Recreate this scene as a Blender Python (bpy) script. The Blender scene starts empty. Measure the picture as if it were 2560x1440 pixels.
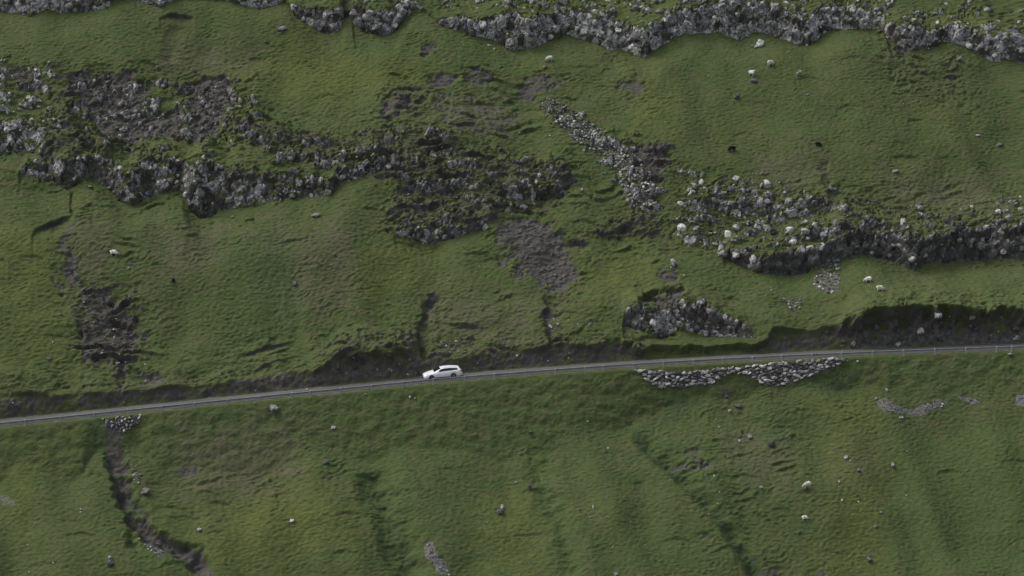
import bpy, bmesh, math, random
import numpy as np
from mathutils import Vector, Matrix
random.seed(11)
R = math.radians
S = bpy.context.scene
COL = S.collection

# ------------------------------------------------------------------ camera
PHI, PITCH, YAW, DIST, FPX = R(42), R(12), R(8), 300.0, 6250.0
CP, SP = math.cos(PHI), math.sin(PHI)
VD = np.array([math.sin(YAW)*math.cos(PITCH), math.cos(YAW)*math.cos(PITCH), -math.sin(PITCH)])
VR = np.array([math.cos(YAW), -math.sin(YAW), 0.0])
VU = np.cross(VR, VD)
CAM = -DIST*VD
cd = bpy.data.cameras.new('camera'); cam = bpy.data.objects.new('camera', cd); COL.objects.link(cam)
cam.matrix_world = Matrix(((VR[0], VU[0], -VD[0], CAM[0]), (VR[1], VU[1], -VD[1], CAM[1]), (VR[2], VU[2], -VD[2], CAM[2]), (0, 0, 0, 1)))
cd.sensor_width = 36; cd.lens = 36*FPX/2560; cd.clip_start = 1; cd.clip_end = 3000
S.camera = cam

# ------------------------------------------------------------------ light
SUN_DIR = Vector((-0.56, 0.12, 0.80)).normalized()      # towards the sun: from the left, high
elev = math.asin(SUN_DIR.z); azim = math.atan2(SUN_DIR.x, SUN_DIR.y)
W = bpy.data.worlds.new('World'); S.world = W; W.use_nodes = True
nt = W.node_tree; bg = nt.nodes['Background']
sky = nt.nodes.new('ShaderNodeTexSky'); sky.sky_type = 'NISHITA'; sky.sun_disc = False
sky.sun_elevation = elev; sky.sun_rotation = azim; sky.air_density = 1.0; sky.dust_density = 4.0; sky.ozone_density = 1.0
grey = nt.nodes.new('ShaderNodeHueSaturation'); grey.inputs['Saturation'].default_value = 0.45          # cloud-filtered daylight
nt.links.new(sky.outputs[0], grey.inputs['Color']); nt.links.new(grey.outputs[0], bg.inputs[0]); bg.inputs[1].default_value = 0.15
sl = bpy.data.lights.new('sun', 'SUN'); sl.energy = 0.78; sl.angle = R(20); sl.color = (1, 0.97, 0.93)
so = bpy.data.objects.new('sun', sl); COL.objects.link(so)
so.rotation_euler = (-SUN_DIR).to_track_quat('-Z', 'Y').to_euler()
S.view_settings.view_transform = 'Standard'; S.view_settings.look = 'None'
S.view_settings.exposure = 0.31; S.view_settings.gamma = 1.0
S.cycles.use_denoising = True; S.cycles.denoiser = 'OPENIMAGEDENOISE'; S.cycles.denoising_input_passes = 'RGB_ALBEDO_NORMAL'
S.cycles.max_bounces = 5; S.cycles.diffuse_bounces = 3

# ------------------------------------------------------------------ maths helpers
UV_ = np.array([0, CP, SP]); NV = np.array([0, -SP, CP])
def world(a, b, h):
    return np.stack([a, b*CP - h*SP, b*SP + h*CP], -1)
def rays(px, py):
    px = np.asarray(px, float); py = np.asarray(py, float)
    return VD + VR*((px-1280)/FPX)[..., None] - VU*((py-720)/FPX)[..., None]
def pix2ab(px, py, h=0.0):            # a photo point laid on the hillside plane (metres along, metres up the slope)
    d = rays(px, py)
    t = (h - CAM @ NV)/(d @ NV)
    P = CAM + d*t[..., None]
    return P[..., 0], P @ UV_
f32 = np.float32
_r = np.random.default_rng(5)
_P = _r.permutation(2048).astype(np.int32)
_G = _r.uniform(0, 2*np.pi, 2048); _GX = np.cos(_G).astype(f32); _GY = np.sin(_G).astype(f32)
def gn(x, y, s=0):
    x = np.asarray(x, f32); y = np.asarray(y, f32)
    xi = np.floor(x); yi = np.floor(y); fx = x-xi; fy = y-yi
    xi = xi.astype(np.int32)+s*37; yi = yi.astype(np.int32)+s*91
    p0 = _P[xi & 2047]; p1 = _P[(xi+1) & 2047]
    def g(p, oy, dx, dy):
        k = _P[(p+yi+oy) & 2047]
        return _GX[k]*dx + _GY[k]*dy
    u = fx*fx*fx*(fx*(fx*6-15)+10); v = fy*fy*fy*(fy*(fy*6-15)+10)
    n0 = g(p0, 0, fx, fy)*(1-u) + g(p1, 0, fx-1, fy)*u
    n1 = g(p0, 1, fx, fy-1)*(1-u) + g(p1, 1, fx-1, fy-1)*u
    return (n0*(1-v)+n1*v)*1.4
def fbm(x, y, o=3, s=0, lac=2.03, g=0.5):
    t = 0; A = 1.0
    for i in range(o):
        t = t + A*gn(x, y, s+i*3); x = x*lac; y = y*lac; A *= g
    return t
def cells(x, y, s=0):                  # cellular noise: nearest, second nearest, random number of the cell
    xi = np.floor(x).astype(np.int32); yi = np.floor(y).astype(np.int32)
    f1 = np.full(x.shape, 9, f32); f2 = np.full(x.shape, 9, f32); rid = np.zeros(x.shape, f32)
    for dx in (-1, 0, 1):
        for dy in (-1, 0, 1):
            k = _P[(_P[(xi+dx+s*17) & 2047]+yi+dy+s*53) & 2047]
            jx = _GX[k]*0.42+0.5; jy = _GY[k]*0.42+0.5
            d = np.hypot(xi+dx+jx-x, yi+dy+jy-y).astype(f32)
            near = d < f1
            f2 = np.where(near, f1, np.minimum(f2, d)); rid = np.where(near, (k % 977)/977.0, rid); f1 = np.where(near, d, f1)
    return f1, f2, rid
def ss(e0, e1, x):
    t = np.clip((x-e0)/(e1-e0), 0, 1); return t*t*(3-2*t)

# ------------------------------------------------------------------ the sheet of ground
def axis(lo, hi, step, far):
    mid = np.arange(lo, hi, step); out = []; d = step; x = hi
    while x < far: d *= 1.13; x += d; out.append(x)
    lo_ = []; d = step; x = lo
    while x > -far: d *= 1.13; x -= d; lo_.append(x)
    return np.array(lo_[::-1]+list(mid)+out)
AX = axis(-67, 67, 0.125, 260); BX = axis(-47, 47, 0.12, 240)
NA, NB = len(AX), len(BX)
B, A = np.meshgrid(BX, AX, indexing='ij'); A = A.astype(f32); B = B.astype(f32)
H = (1.3*fbm(A/27, B/24, 2, 1) + 0.38*fbm(A/7.5, B/8, 2, 9) + (0.42+0.25*ss(2, -12, B))*gn(A/5.2+B*0.035+0.4*gn(A/9, B/9, 5), B/42, 12)).astype(f32)     # broad swells and ribs running downhill
Z0 = np.zeros_like(H)
rock, lich, soil, grav = Z0.copy(), Z0.copy(), Z0.copy(), Z0.copy()
lush, yell, brown, moss = Z0.copy(), Z0.copy(), Z0.copy(), Z0.copy()
rough = 0.25 + 0.3*ss(-0.2, 0.6, fbm(A/14, B/10, 2, 21))
E1 = fbm(A/1.7, B/1.2, 3, 30).astype(f32)            # ragged edges
E2 = fbm(A/0.6, B/0.45, 2, 40).astype(f32)
E3 = fbm(A/3.6, B/2.3, 3, 44).astype(f32)
tuftm = Z0.copy()

def poly_sd(pts, pad, h=0.0):
    pa, pb = pix2ab([p[0] for p in pts], [p[1] for p in pts], h)
    i0, i1 = np.searchsorted(AX, [pa.min()-pad, pa.max()+pad]); j0, j1 = np.searchsorted(BX, [pb.min()-pad, pb.max()+pad])
    sl = (slice(j0, j1), slice(i0, i1)); a = A[sl]; b = B[sl]
    d2 = np.full(a.shape, 1e9, f32); ins = np.zeros(a.shape, bool)
    for k in range(len(pa)):
        x0, y0 = pa[k-1], pb[k-1]; x1, y1 = pa[k], pb[k]; dx, dy = x1-x0, y1-y0
        t = np.clip(((a-x0)*dx+(b-y0)*dy)/(dx*dx+dy*dy+1e-9), 0, 1)
        d2 = np.minimum(d2, (a-x0-t*dx)**2+(b-y0-t*dy)**2)
        if abs(dy) > 1e-9:
            c = ((y0 > b) != (y1 > b)) & (a < (x1-x0)*(b-y0)/dy+x0); ins ^= c
    d = np.sqrt(d2); return sl, np.where(ins, d, -d)
def region(pts, soft=0.35, rag=0.8, h=0.0):
    sl, d = poly_sd(pts, soft+rag*1.5+0.5, h)
    d = d + rag*E1[sl] + rag*0.45*E2[sl]
    return sl, ss(-soft, soft, d)
def line_d(pts, pad):
    pa, pb = pix2ab([p[0] for p in pts], [p[1] for p in pts])
    i0, i1 = np.searchsorted(AX, [pa.min()-pad, pa.max()+pad]); j0, j1 = np.searchsorted(BX, [pb.min()-pad, pb.max()+pad])
    sl = (slice(j0, j1), slice(i0, i1)); a = A[sl]; b = B[sl]
    d2 = np.full(a.shape, 1e9, f32); tt = np.zeros(a.shape, f32); n = len(pa)-1
    for k in range(n):
        dx, dy = pa[k+1]-pa[k], pb[k+1]-pb[k]
        t = np.clip(((a-pa[k])*dx+(b-pb[k])*dy)/(dx*dx+dy*dy), 0, 1)
        q = (a-pa[k]-t*dx)**2+(b-pb[k]-t*dy)**2
        tt = np.where(q < d2, (k+t)/n, tt); d2 = np.minimum(d2, q)
    return sl, np.sqrt(d2), tt
def up(arr, sl, v):
    arr[sl] = np.maximum(arr[sl], v)

# -------- colours that grow on the ground: greener, yellower, drier
def paint(arr, val, soft, rag, *polys):
    for p in polys:
        sl, m = region(p, soft, rag); up(arr, sl, m*val)
paint(lush, 1.0, 0.9, 1.2,
    [(1990, 955), (2080, 928), (2145, 930), (2140, 985), (2080, 992), (2020, 972)], [(1660, 990), (1740, 985), (1760, 1010), (1700, 1060), (1650, 1050)],
    [(1975, 1310), (2030, 1308), (2040, 1345), (1990, 1358), (1960, 1340)], [(2225, 920), (2265, 915), (2275, 940), (2250, 955)],
    [(218, 1068), (262, 1085), (268, 1140), (228, 1130)], [(920, 985), (985, 985), (990, 1010), (930, 1015)])
paint(lush, 0.6, 2.0, 2.0,
    [(1900, 1050), (1990, 1040), (2010, 1090), (1930, 1110)], [(900, 1150), (1000, 1130), (1030, 1250), (970, 1280)], [(1590, 1320), (1770, 1330), (1800, 1440), (1560, 1440)],
    [(300, 1260), (330, 1250), (360, 1440), (470, 1440), (420, 1380), (340, 1340)], [(985, 1290), (1030, 1290), (1070, 1440), (1000, 1440)], [(1640, 1070), (1720, 1120), (1900, 1360), (1830, 1380), (1700, 1220)],
    [(860, 95), (1000, 95), (1050, 130), (940, 150), (860, 130)], [(1120, 110), (1300, 130), (1280, 165), (1150, 150)], [(1700, 640), (1850, 680), (1900, 700), (1780, 720), (1700, 700)],
    [(1640, 110), (1800, 100), (1830, 170), (1700, 180)], [(1860, 680), (2040, 682), (2040, 705), (1880, 705)], [(2250, 1080), (2560, 1060), (2560, 1440), (2230, 1440)], [(560, 600), (740, 620), (740, 800), (560, 900)])
paint(yell, 1.0, 3.0, 3.0,
    [(700, 100), (1040, 150), (1050, 210), (800, 260), (620, 220), (560, 160)], [(1620, 180), (1660, 240), (1640, 330), (1560, 330), (1600, 240)],
    [(2080, 1000), (2160, 1000), (2210, 1200), (2190, 1440), (2060, 1440), (2070, 1200)], [(1220, 1250), (1340, 1250), (1330, 1440), (1200, 1440)],
    [(560, 1250), (760, 1180), (900, 1350), (700, 1440), (480, 1440)], [(0, 560), (120, 620), (150, 900), (0, 930)], [(820, 380), (880, 395), (870, 410), (820, 405)],
    [(30, 1180), (100, 1180), (60, 1320), (0, 1300)], [(1680, 500), (1740, 440), (1700, 560)], [(900, 640), (1060, 600), (1060, 720), (900, 760)], [(1480, 620), (1600, 600), (1620, 720), (1480, 740)])
paint(brown, 1.0, 2.5, 2.5,
    [(380, 580), (560, 560), (560, 660), (400, 700)], [(620, 590), (880, 580), (880, 760), (760, 790), (640, 700)], [(1100, 255), (1280, 260), (1290, 330), (1120, 330)],
    [(460, 1090), (740, 1080), (720, 1230), (480, 1240)], [(1880, 390), (2040, 380), (2040, 480), (1900, 470)], [(2200, 430), (2520, 440), (2480, 520), (2250, 510)], [(200, 560), (280, 560), (260, 720), (160, 700)],
    [(1080, 740), (1320, 760), (1330, 850), (1070, 850)], [(1820, 1080), (1960, 1080), (1980, 1200), (1860, 1190)], [(2120, 1120), (2180, 1120), (2170, 1200), (2120, 1190)], [(400, 170), (640, 180), (640, 120), (420, 110)])
# -------- rough, dark, hummocky ground
for p, v in (([(560, 285), (700, 310), (860, 350), (960, 310), (1090, 325), (1170, 365), (1260, 390), (1420, 400), (1440, 470), (1350, 525), (1250, 545), (1170, 560), (1020, 600), (965, 545), (1000, 470), (880, 440), (700, 400), (590, 350)], 1.0),
             ([(130, 165), (195, 180), (200, 300), (250, 340), (330, 350), (400, 380), (200, 400), (120, 390), (100, 330), (140, 250)], 0.9), ([(1560, 350), (1665, 360), (1672, 420), (1640, 520), (1680, 580), (1560, 580), (1440, 590), (1590, 530), (1610, 450)], 1.0),
             ([(1060, 845), (1600, 850), (1600, 900), (1060, 930)], 0.7), ([(185, 690), (350, 740), (360, 900), (300, 930), (190, 880)], 0.8), ([(960, 215), (1080, 210), (1100, 250), (1060, 300), (960, 300)], 0.6),
             ([(1680, 440), (2100, 480), (2560, 500), (2560, 640), (2100, 640), (1850, 640), (1680, 600)], 0.5), ([(2190, 90), (2400, 130), (2420, 250), (2300, 270), (2220, 180)], 0.5),
             ([(790, 850), (1060, 820), (1060, 940), (800, 950)], 0.7), ([(0, 960), (780, 900), (800, 960), (0, 1050)], 0.5)):
    sl, m = region(p, 1.0, 1.6); up(moss, sl, m*v); up(rough, sl, 0.3+0.7*m*v)

for p in ([(1640, 140), (2200, 110), (2560, 200), (2560, 380), (2150, 420), (1700, 400)], [(2180, 1060), (2580, 1050), (2580, 1460), (2060, 1460)], [(1080, 1180), (1580, 1180), (1800, 1460), (1080, 1460)], [(-20, 1120), (240, 1150), (300, 1460), (-20, 1460)], [(560, 60), (1050, 130), (1040, 230), (640, 250)], [(480, 1260), (900, 1300), (950, 1460), (560, 1460)]):
    sl, m = region(p, 2.5, 2.5); rough[sl] *= 1-0.75*m
ledge = ss(0.3, 0.9, moss)
for p, v in (([(-20, 150), (650, 170), (700, 290), (900, 330), (960, 200), (1240, 150), (1420, 190), (1500, 400), (1690, 560), (1690, 640), (1480, 640), (1460, 760), (1230, 620), (960, 620), (900, 470), (600, 540), (450, 560), (200, 500), (-20, 470)], 0.55), ([(140, 520), (380, 560), (400, 900), (320, 1000), (180, 1000), (140, 700)], 0.4), ([(1040, 720), (1440, 740), (1640, 780), (1600, 900), (1040, 900)], 0.35), ([(560, 820), (1050, 820), (1050, 940), (560, 960)], 0.35), ([(2190, 90), (2440, 140), (2420, 270), (2250, 250)], 0.4), ([(1660, 420), (2560, 440), (2560, 520), (1680, 520)], 0.3), ([(1780, 990), (2020, 1040), (2040, 1300), (1880, 1320), (1760, 1120)], 0.35), ([(440, 1080), (760, 1080), (760, 1240), (460, 1240)], 0.3)):
    sl, m = region(p, 1.6, 2.2); up(ledge, sl, m*v*(0.35+0.65*ss(-0.2, 0.35, fbm(A[sl]/5, B[sl]/2.2, 2, 140)))); up(rough, sl, 0.3+0.45*m*v)
sl, m = region([(1235, 562), (1290, 540), (1385, 562), (1435, 620), (1448, 690), (1405, 738), (1370, 742), (1285, 680), (1240, 610)], 1.0, 0.8); ledge[sl] *= 1-m; moss[sl] *= 1-0.8*m
# -------- terracettes and hummocks over all the grass
ph = B/0.85 + 1.7*fbm(A/5.5, B/5, 2, 50) + 0.75*gn(A/1.6, B/1.2, 53) + 0.34*gn(A/0.6, B/0.5, 54)
fr = ph-np.floor(ph)
pr = np.where(fr < 0.3, ss(0, 0.3, fr), 1-(fr-0.3)/0.7)-0.5
patch = ss(-0.15, 0.45, fbm(A/4, B/2.2, 3, 57))
H += pr*(0.02+0.24*rough)*(0.12+0.88*patch)
tus = 0.35-np.abs(gn(A/0.85+0.4*gn(A/1.3, B/1.1, 61), B/0.42+0.5*gn(A/1.1, B/0.9, 62), 60))      # tufts
H += tus*(0.07+0.15*rough)*ss(-0.45, 0.35, fbm(A/2.2, B/1.5, 2, 66)) + 0.05*gn(A/0.45, B/0.34, 67)
wv = 0.5*gn(A/1.6, B/1.1, 68)
lump = 0.5-np.abs(fbm(A/2.0+wv, B/0.82+wv+0.25*A, 3, 70))
lump2 = 0.5-np.abs(fbm(A/0.7, B/0.5, 1, 73))
ph = B/2.3 + 1.4*fbm(A/8, B/5, 2, 130) + 0.28*gn(A/1.6, B/1.3, 133) + 0.12*gn(A/0.6, B/0.6, 134)      # broken ledges in the rough ground
fr = ph-np.floor(ph); pr = np.where(fr < 0.2, ss(0, 0.2, fr), 1-(fr-0.2)/0.8)-0.5
H += pr*1.05*ledge*ss(-0.25, 0.35, fbm(A/4, B/3, 2, 136)) + 0.55*moss*fbm(A/5, B/4, 2, 138)
H += (0.04+0.50*moss)*lump + (0.05+0.2*moss)*lump2
bare = ss(0.26, -0.02, lump+0.16*E2+0.10*E3)*ss(0.35, 0.8, moss)        # soil colour in the low places between the hummocks
soil = np.maximum(soil, bare*0.85)
H += (0.045+0.04*rough)*gn(A/0.62, B/0.30, 76)
del ph, fr, pr, patch

# -------- scars, gullies, scarps
def scar(pts, depth, mat=1.0, rag=0.9, soft=0.35, rk=0.0):
    sl, d = poly_sd(pts, 2.5)
    d = d*0.9+rag*(0.9*E1[sl]+0.5*E2[sl]+1.0*E3[sl])-0.1*rag
    m = ss(-soft, soft, d)*(0.55+0.45*ss(-0.5, 0.2, E1[sl]+0.4*E2[sl]))
    H[sl] -= m*depth*(0.8+0.5*gn(A[sl]/2.2, B[sl]/2.2, 81)); up(soil, sl, m*mat)
    if rk: up(rock, sl, m*rk)
    moss[sl] *= 1-0.6*m
scar([(185, 185), (250, 172), (340, 180), (375, 205), (362, 240), (380, 270), (450, 262), (470, 290), (455, 345), (390, 335), (330, 352), (262, 340), (250, 300), (195, 275), (182, 220)], 0.55)
scar([(455, 195), (510, 182), (562, 192), (590, 228), (578, 262), (560, 300), (535, 350), (470, 355), (462, 300), (472, 250), (448, 215)], 0.55)
scar([(0, 165), (120, 160), (130, 215), (60, 220), (0, 200)], 0.25, 0.7)
scar([(1235, 562), (1290, 540), (1385, 562), (1435, 620), (1448, 690), (1405, 738), (1370, 742), (1340, 715), (1285, 680), (1262, 640), (1240, 610)], 0.4, 0.9, 1.1, 0.9)
scar([(1080, 250), (1180, 245), (1290, 280), (1270, 335), (1150, 325), (1090, 300)], 0.2, 0.55, 1.4)
scar([(950, 255), (1035, 235), (1035, 285), (960, 290)], 0.4, 0.9)
scar([(1075, 190), (1110, 178), (1150, 185), (1125, 212), (1070, 215)], 0.4, 0.85, 0.4)
scar([(1155, 180), (1205, 158), (1235, 185), (1215, 210), (1160, 212)], 0.35, 0.7)
scar([(1050, 120), (1070, 102), (1088, 110), (1075, 135), (1052, 136)], 0.5, 0.95, 0.4)
scar([(1290, 185), (1330, 178), (1400, 185), (1395, 210), (1345, 215), (1340, 245), (1310, 235)], 0.25, 0.8, 0.7)
scar([(1545, 195), (1610, 180), (1620, 215), (1570, 240)], 0.25, 0.6)
scar([(1580, 365), (1660, 370), (1668, 420), (1640, 490), (1635, 530), (1590, 525), (1600, 440)], 0.5, 0.9)
scar([(1655, 668), (1690, 668), (1695, 705), (1665, 715), (1650, 695)], 0.3, 0.85, 0.4)
scar([(140, 575), (190, 570), (200, 640), (190, 720), (150, 715), (155, 640)], 0.2, 0.7, 1.2)
scar([(180, 700), (260, 720), (345, 790), (352, 840), (305, 890), (250, 905), (195, 880), (190, 800)], 0.3, 0.75, 1.4)
scar([(315, 660), (345, 650), (352, 720), (325, 730)], 0.2, 0.5, 0.9)
scar([(355, 930), (400, 920), (415, 945), (380, 962), (352, 955)], 0.25, 0.8, 0.4)
scar([(1610, 745), (1650, 732), (1705, 730), (1700, 770), (1690, 830), (1650, 835), (1648, 790), (1605, 770)], 1.5, 0.8, 0.3, 0.35, 0.5)
scar([(1680, 1165), (1700, 1150), (1730, 1165), (1760, 1160), (1765, 1185), (1735, 1185), (1690, 1180)], 0.5, 0.85, 0.4)
scar([(1722, 1130), (1745, 1125), (1775, 1175), (1750, 1190)], 0.35, 0.8, 0.4)
scar([(1890, 1410), (1960, 1385), (1975, 1440), (2060, 1400), (2070, 1460), (1890, 1460)], 0.08, 0.55, 1.6, 0.8)
scar([(440, 1165), (470, 1155), (500, 1170), (480, 1188), (450, 1188)], 0.3, 0.75, 0.6)
scar([(2165, 930), (2200, 925), (2215, 935), (2180, 942)], 0.12, 0.5, 0.5)
scar([(2225, 90), (2290, 85), (2300, 115), (2250, 130)], 0.4, 0.8)
scar([(2135, 560), (2210, 560), (2260, 580), (2255, 620), (2180, 625), (2130, 610)], 0.8, 0.8, 0.4, 0.3, 0.6)
scar([(1800, 978), (1840, 982), (1838, 992), (1812, 990)], 0.35, 0.9, 0.2)
scar([(1322, 1200), (1345, 1196), (1355, 1206), (1335, 1212)], 0.3, 0.8, 0.2)
scar([(1742, 1345), (1765, 1343), (1778, 1352), (1750, 1356)], 0.45, 0.95, 0.15)
scar([(485, 1393), (515, 1400), (530, 1440), (500, 1440)], 0.35, 0.8, 0.4)
scar([(1050, 1365), (1080, 1350), (1100, 1390), (1130, 1440), (1080, 1440)], 0.15, 0.5, 0.6)

def gully(pts, w, depth, so=0.0, lu=0.0, mo=0.0, soft_=None):
    soft_ = soft_ or (0.35 if so < 0.15 else 1.0)
    sl, d, t = line_d(pts, w*3+1)
    d = d + soft_*(0.55*w*E1[sl] + 0.35*w*E3[sl])
    k = ss(0, 0.12, t)*ss(1, 0.9, t)*(0.75+0.5*E3[sl]).clip(0.25, 1.1)
    H[sl] -= depth*k*(ss(w, w*0.25, d) if so >= 0.15 else ss(w*1.3, 0, d)); m = ss(w*0.95, w*0.5, d)*k
    if so: up(soil, sl, m*so)
    if lu: up(lush, sl, ss(w*1.5, 0, d)*lu)
    if mo: up(moss, sl, ss(w*1.5, w*0.5, d)*mo)
gully([(250, 1068), (285, 1105), (291, 1150), (300, 1200), (314, 1250), (347, 1310), (385, 1350), (440, 1375), (490, 1398), (515, 1450)], 1.45, 1.6, 0.95, 0.8, 0, 0.55)
gully([(300, 1220), (322, 1265), (332, 1330), (330, 1390)], 0.8, 0.7, 0.2, 0.9)
gully([(1592, 1070), (1625, 1120), (1680, 1170), (1740, 1235), (1800, 1300), (1850, 1365), (1900, 1440), (1950, 1520)], 1.25, 1.25, 0.0, 0.95, 0, 0.2)
gully([(1345, 1100), (1355, 1170), (1365, 1240), (1400, 1300), (1420, 1380), (1430, 1480)], 2.0, 0.8, 0.0, 0.55)
gully([(915, 1180), (940, 1240), (985, 1300), (1000, 1360), (1040, 1480)], 2.3, 1.2, 0.0, 0.8)
gully([(1098, 722), (1066, 770), (1058, 830), (1055, 890), (1060, 940)], 0.9, 0.8, 0.6, 0, 0.6)
gully([(1385, 735), (1374, 800), (1390, 860), (1392, 920)], 1.1, 1.0, 0.85, 0, 0.6)
gully([(310, 885), (302, 950), (300, 1020)], 0.7, 0.8, 0.7, 0, 0.3)
gully([(440, 60), (432, 110), (418, 155)], 1.3, 0.45, 0.1, 0, 0.5)
gully([(862, -30), (866, 10), (860, 40)], 0.7, 0.8, 0.5, 0, 0.5)
gully([(2060, 400), (2065, 450), (2085, 510)], 0.9, 0.35, 0.2, 0, 0.6)
gully([(180, 470), (178, 500), (182, 540)], 0.35, 0.5, 0.4)
gully([(735, 690), (738, 760), (745, 830), (770, 900)], 1.1, 0.35, 0, 0.5)
def scarp(pts, hgt, L=1.6, so=0.6, thick=0.35):
    pa, pb = pix2ab([p[0] for p in pts], [p[1] for p in pts])
    i0, i1 = np.searchsorted(AX, [pa.min(), pa.max()]); j0, j1 = np.searchsorted(BX, [pb.min()-L*4, pb.max()+1])
    sl = (slice(j0, j1), slice(i0, i1)); a = A[sl]; u = (a-pa.min())/(pa.max()-pa.min())
    lb = np.interp(a, pa, pb)+0.12*E1[sl]; d = lb-B[sl]; k = np.sqrt(np.clip(np.sin(np.pi*u), 0, 1))
    H[sl] -= hgt*k*ss(-0.05, 0.25, d)*np.exp(-np.clip(d, 0, None)/L)
    up(soil, sl, so*k*ss(-0.06, 0.05, d)*ss(thick*1.6, thick*0.7, d))
scarp([(80, 603), (90, 580), (125, 558), (170, 545), (184, 540)], 0.9, 1.6, 0.7, 0.5)
scarp([(398, 48), (430, 38), (485, 38)], 0.7, 1.4, 0.7, 0.5)
scarp([(590, 882), (630, 866), (680, 851), (740, 841)], 0.6, 1.3, 0.8, 0.4)
scarp([(1128, 816), (1170, 806), (1228, 816)], 0.4, 1.2, 0.6, 0.3)
scarp([(620, 922), (690, 894), (725, 889)], 0.4, 1.2, 0.6, 0.3)
scarp([(1395, 608), (1440, 603), (1475, 612)], 0.5, 1.0, 0.8, 0.4)
scarp([(1500, 590), (1560, 565), (1600, 550)], 0.5, 1.2, 0.4, 0.4)
scarp([(955, 255), (985, 225), (1010, 217), (1050, 216), (1078, 214)], 0.5, 1.2, 0.7, 0.3)
scarp([(1580, 850), (1640, 835), (1700, 850)], 0.5, 1.2, 0.4, 0.3)
scarp([(1870, 255-10), (1905, 250), (1925, 262)], 0.15, 0.8, 0.1, 0.2)
for k in range(150):                                  # small broken edges in the turf
    x = random.uniform(-20, 2580); y = random.uniform(120, 1430); w = random.uniform(14, 46)
    if abs(y-(1060-0.075*x)) < 45: continue
    scarp([(x-w, y+random.uniform(0, 7)), (x, y-random.uniform(1, 6)), (x+w, y+random.uniform(0, 8))], random.uniform(0.12, 0.34), random.uniform(0.5, 1.1), random.choice((0, 0, 0.25, 0.45)), 0.2)

# -------- crags: (x, foot, brow) read off the photograph
def crag(rows, k=0.9, decay=5.0, rk=1.0, li=0.6, ragb=0.35, tf=0.45, ns=2, gapn=0.0, sink=0.5):
    xs = [r[0] for r in rows]
    fa, fb = pix2ab(xs, [r[1] for r in rows]); ta, tb = pix2ab(xs, [r[2] for r in rows])
    ratio = 0.81/(0.81+0.59*k)
    wid = np.maximum((tb-fb)*ratio, 0.02)
    i0, i1 = np.searchsorted(AX, [fa.min(), fa.max()]); j0, j1 = np.searchsorted(BX, [fb.min()-decay*1.6, (fb+wid).max()+decay*2.5])
    sl = (slice(j0, j1), slice(i0, i1)); a = A[sl]; b = B[sl]
    foot = np.interp(a, fa, fb+0.36*0.9*k*wid*sink*2)+ragb*E1[sl]*0.5; w = np.interp(a, fa, wid)*(1+gapn*gn(a/3.1, a*0+5.5, 87)); u = b-foot
    t = u/np.maximum(w*(1+0.35*gn(a/1.8, a*0+3.3, 88)), 0.05)
    hh = k*w; dk = np.minimum(decay, 1.2+2.2*w)
    tq = np.clip(t, 0, 1)*ns+0.18*E1[sl]+0.25*gn(a/2.3, b*0+9.1, 89); st = np.floor(tq)+ss(0.08, 0.62, tq-np.floor(tq))
    prof = np.where(t < 1, np.clip(0.25*ss(-0.12, 1.0, t)+0.75*np.where(t < -0.02, 0, st/ns), 0, 1.05), 1-ss(0, 1, (u-w*1.1)/dk))
    w1 = np.interp(AX[i0:i1], fa, wid); kn = np.exp(-0.5*(np.arange(-40, 41)/16.0)**2); w1 = np.convolve(np.pad(w1, 40, mode='edge'), kn/kn.sum(), 'valid')[None, :]
    low = -sink*(1-ss(0, 1, -u/np.minimum(decay, 1.2+2.2*w1)))*k*w1
    prof = np.where(t < 0, 0, np.where(t < 1, prof-sink, prof*(1-sink)))       # the face is set into the slope
    H[sl] += np.where(t < 0, low, hh*prof) + np.clip(prof, 0, 1)*(t >= 1)*np.clip(hh, 0, 1.2)*(0.28*E1[sl]+0.14*E2[sl])
    vis = ss(0.15, 0.5, w)
    m = ss(-0.10, 0.04, t)*ss(1.35, 0.9, t+0.35*E1[sl])*vis
    up(tuftm, sl, m*tf); up(rock, sl, m*rk); lich[sl] = np.maximum(lich[sl], m*li)
    soil[sl] *= 1-0.7*m; moss[sl] *= 1-0.7*m
crag([(-100, 10, -40), (0, 18, -35), (75, 40, -20), (110, 28, -20), (200, 26, -20), (270, 25, -10), (285, 5, -5), (300, 5, -5), (345, 10, -15), (395, 25, -10), (440, 5, -2), (470, 0, -4), (560, 0, -6), (600, 10, -15), (650, 25, -10), (690, 12, -8), (712, 0, -5),
      (724, 10, 8), (735, 35, 10), (790, 65, 22), (820, 75, 25), (852, 68, 22), (860, 28, 22), (877, 28, 22), (885, 60, 20), (920, 85, 22), (950, 88, 22), (985, 78, 22), (1008, 40, 15), (1035, 12, 0), (1085, 40, 38), (1100, 62, 45), (1150, 80, 45), (1190, 86, 48), (1240, 92, 45),
      (1270, 112, 35), (1300, 120, 40), (1345, 112, 35), (1390, 85, 20), (1420, 75, 20), (1460, 85, 25), (1500, 97, 30), (1530, 118, 40), (1560, 110, 40), (1600, 130, 60), (1620, 132, 70), (1660, 105, 45), (1720, 78, 20), (1800, 76, 10), (1850, 92, 20), (1890, 78, 15),
      (1950, 85, 15), (2000, 105, 30), (2030, 108, 35), (2070, 80, 20), (2150, 75, 20), (2205, 70, 30), (2220, 100, 70), (2270, 128, 85), (2330, 125, 85), (2370, 108, 70), (2430, 125, 90), (2490, 150, 100), (2520, 150, 95), (2570, 155, 95), (2750, 150, 90)], 0.85, 6, 1.0, 1.0, 0.35, 0.5)
crag([(-60, 385, 300), (0, 380, 300), (60, 385, 310), (100, 380, 320), (130, 380, 350), (160, 370, 366)], 0.55, 5, 0.7, 0.6)
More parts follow.
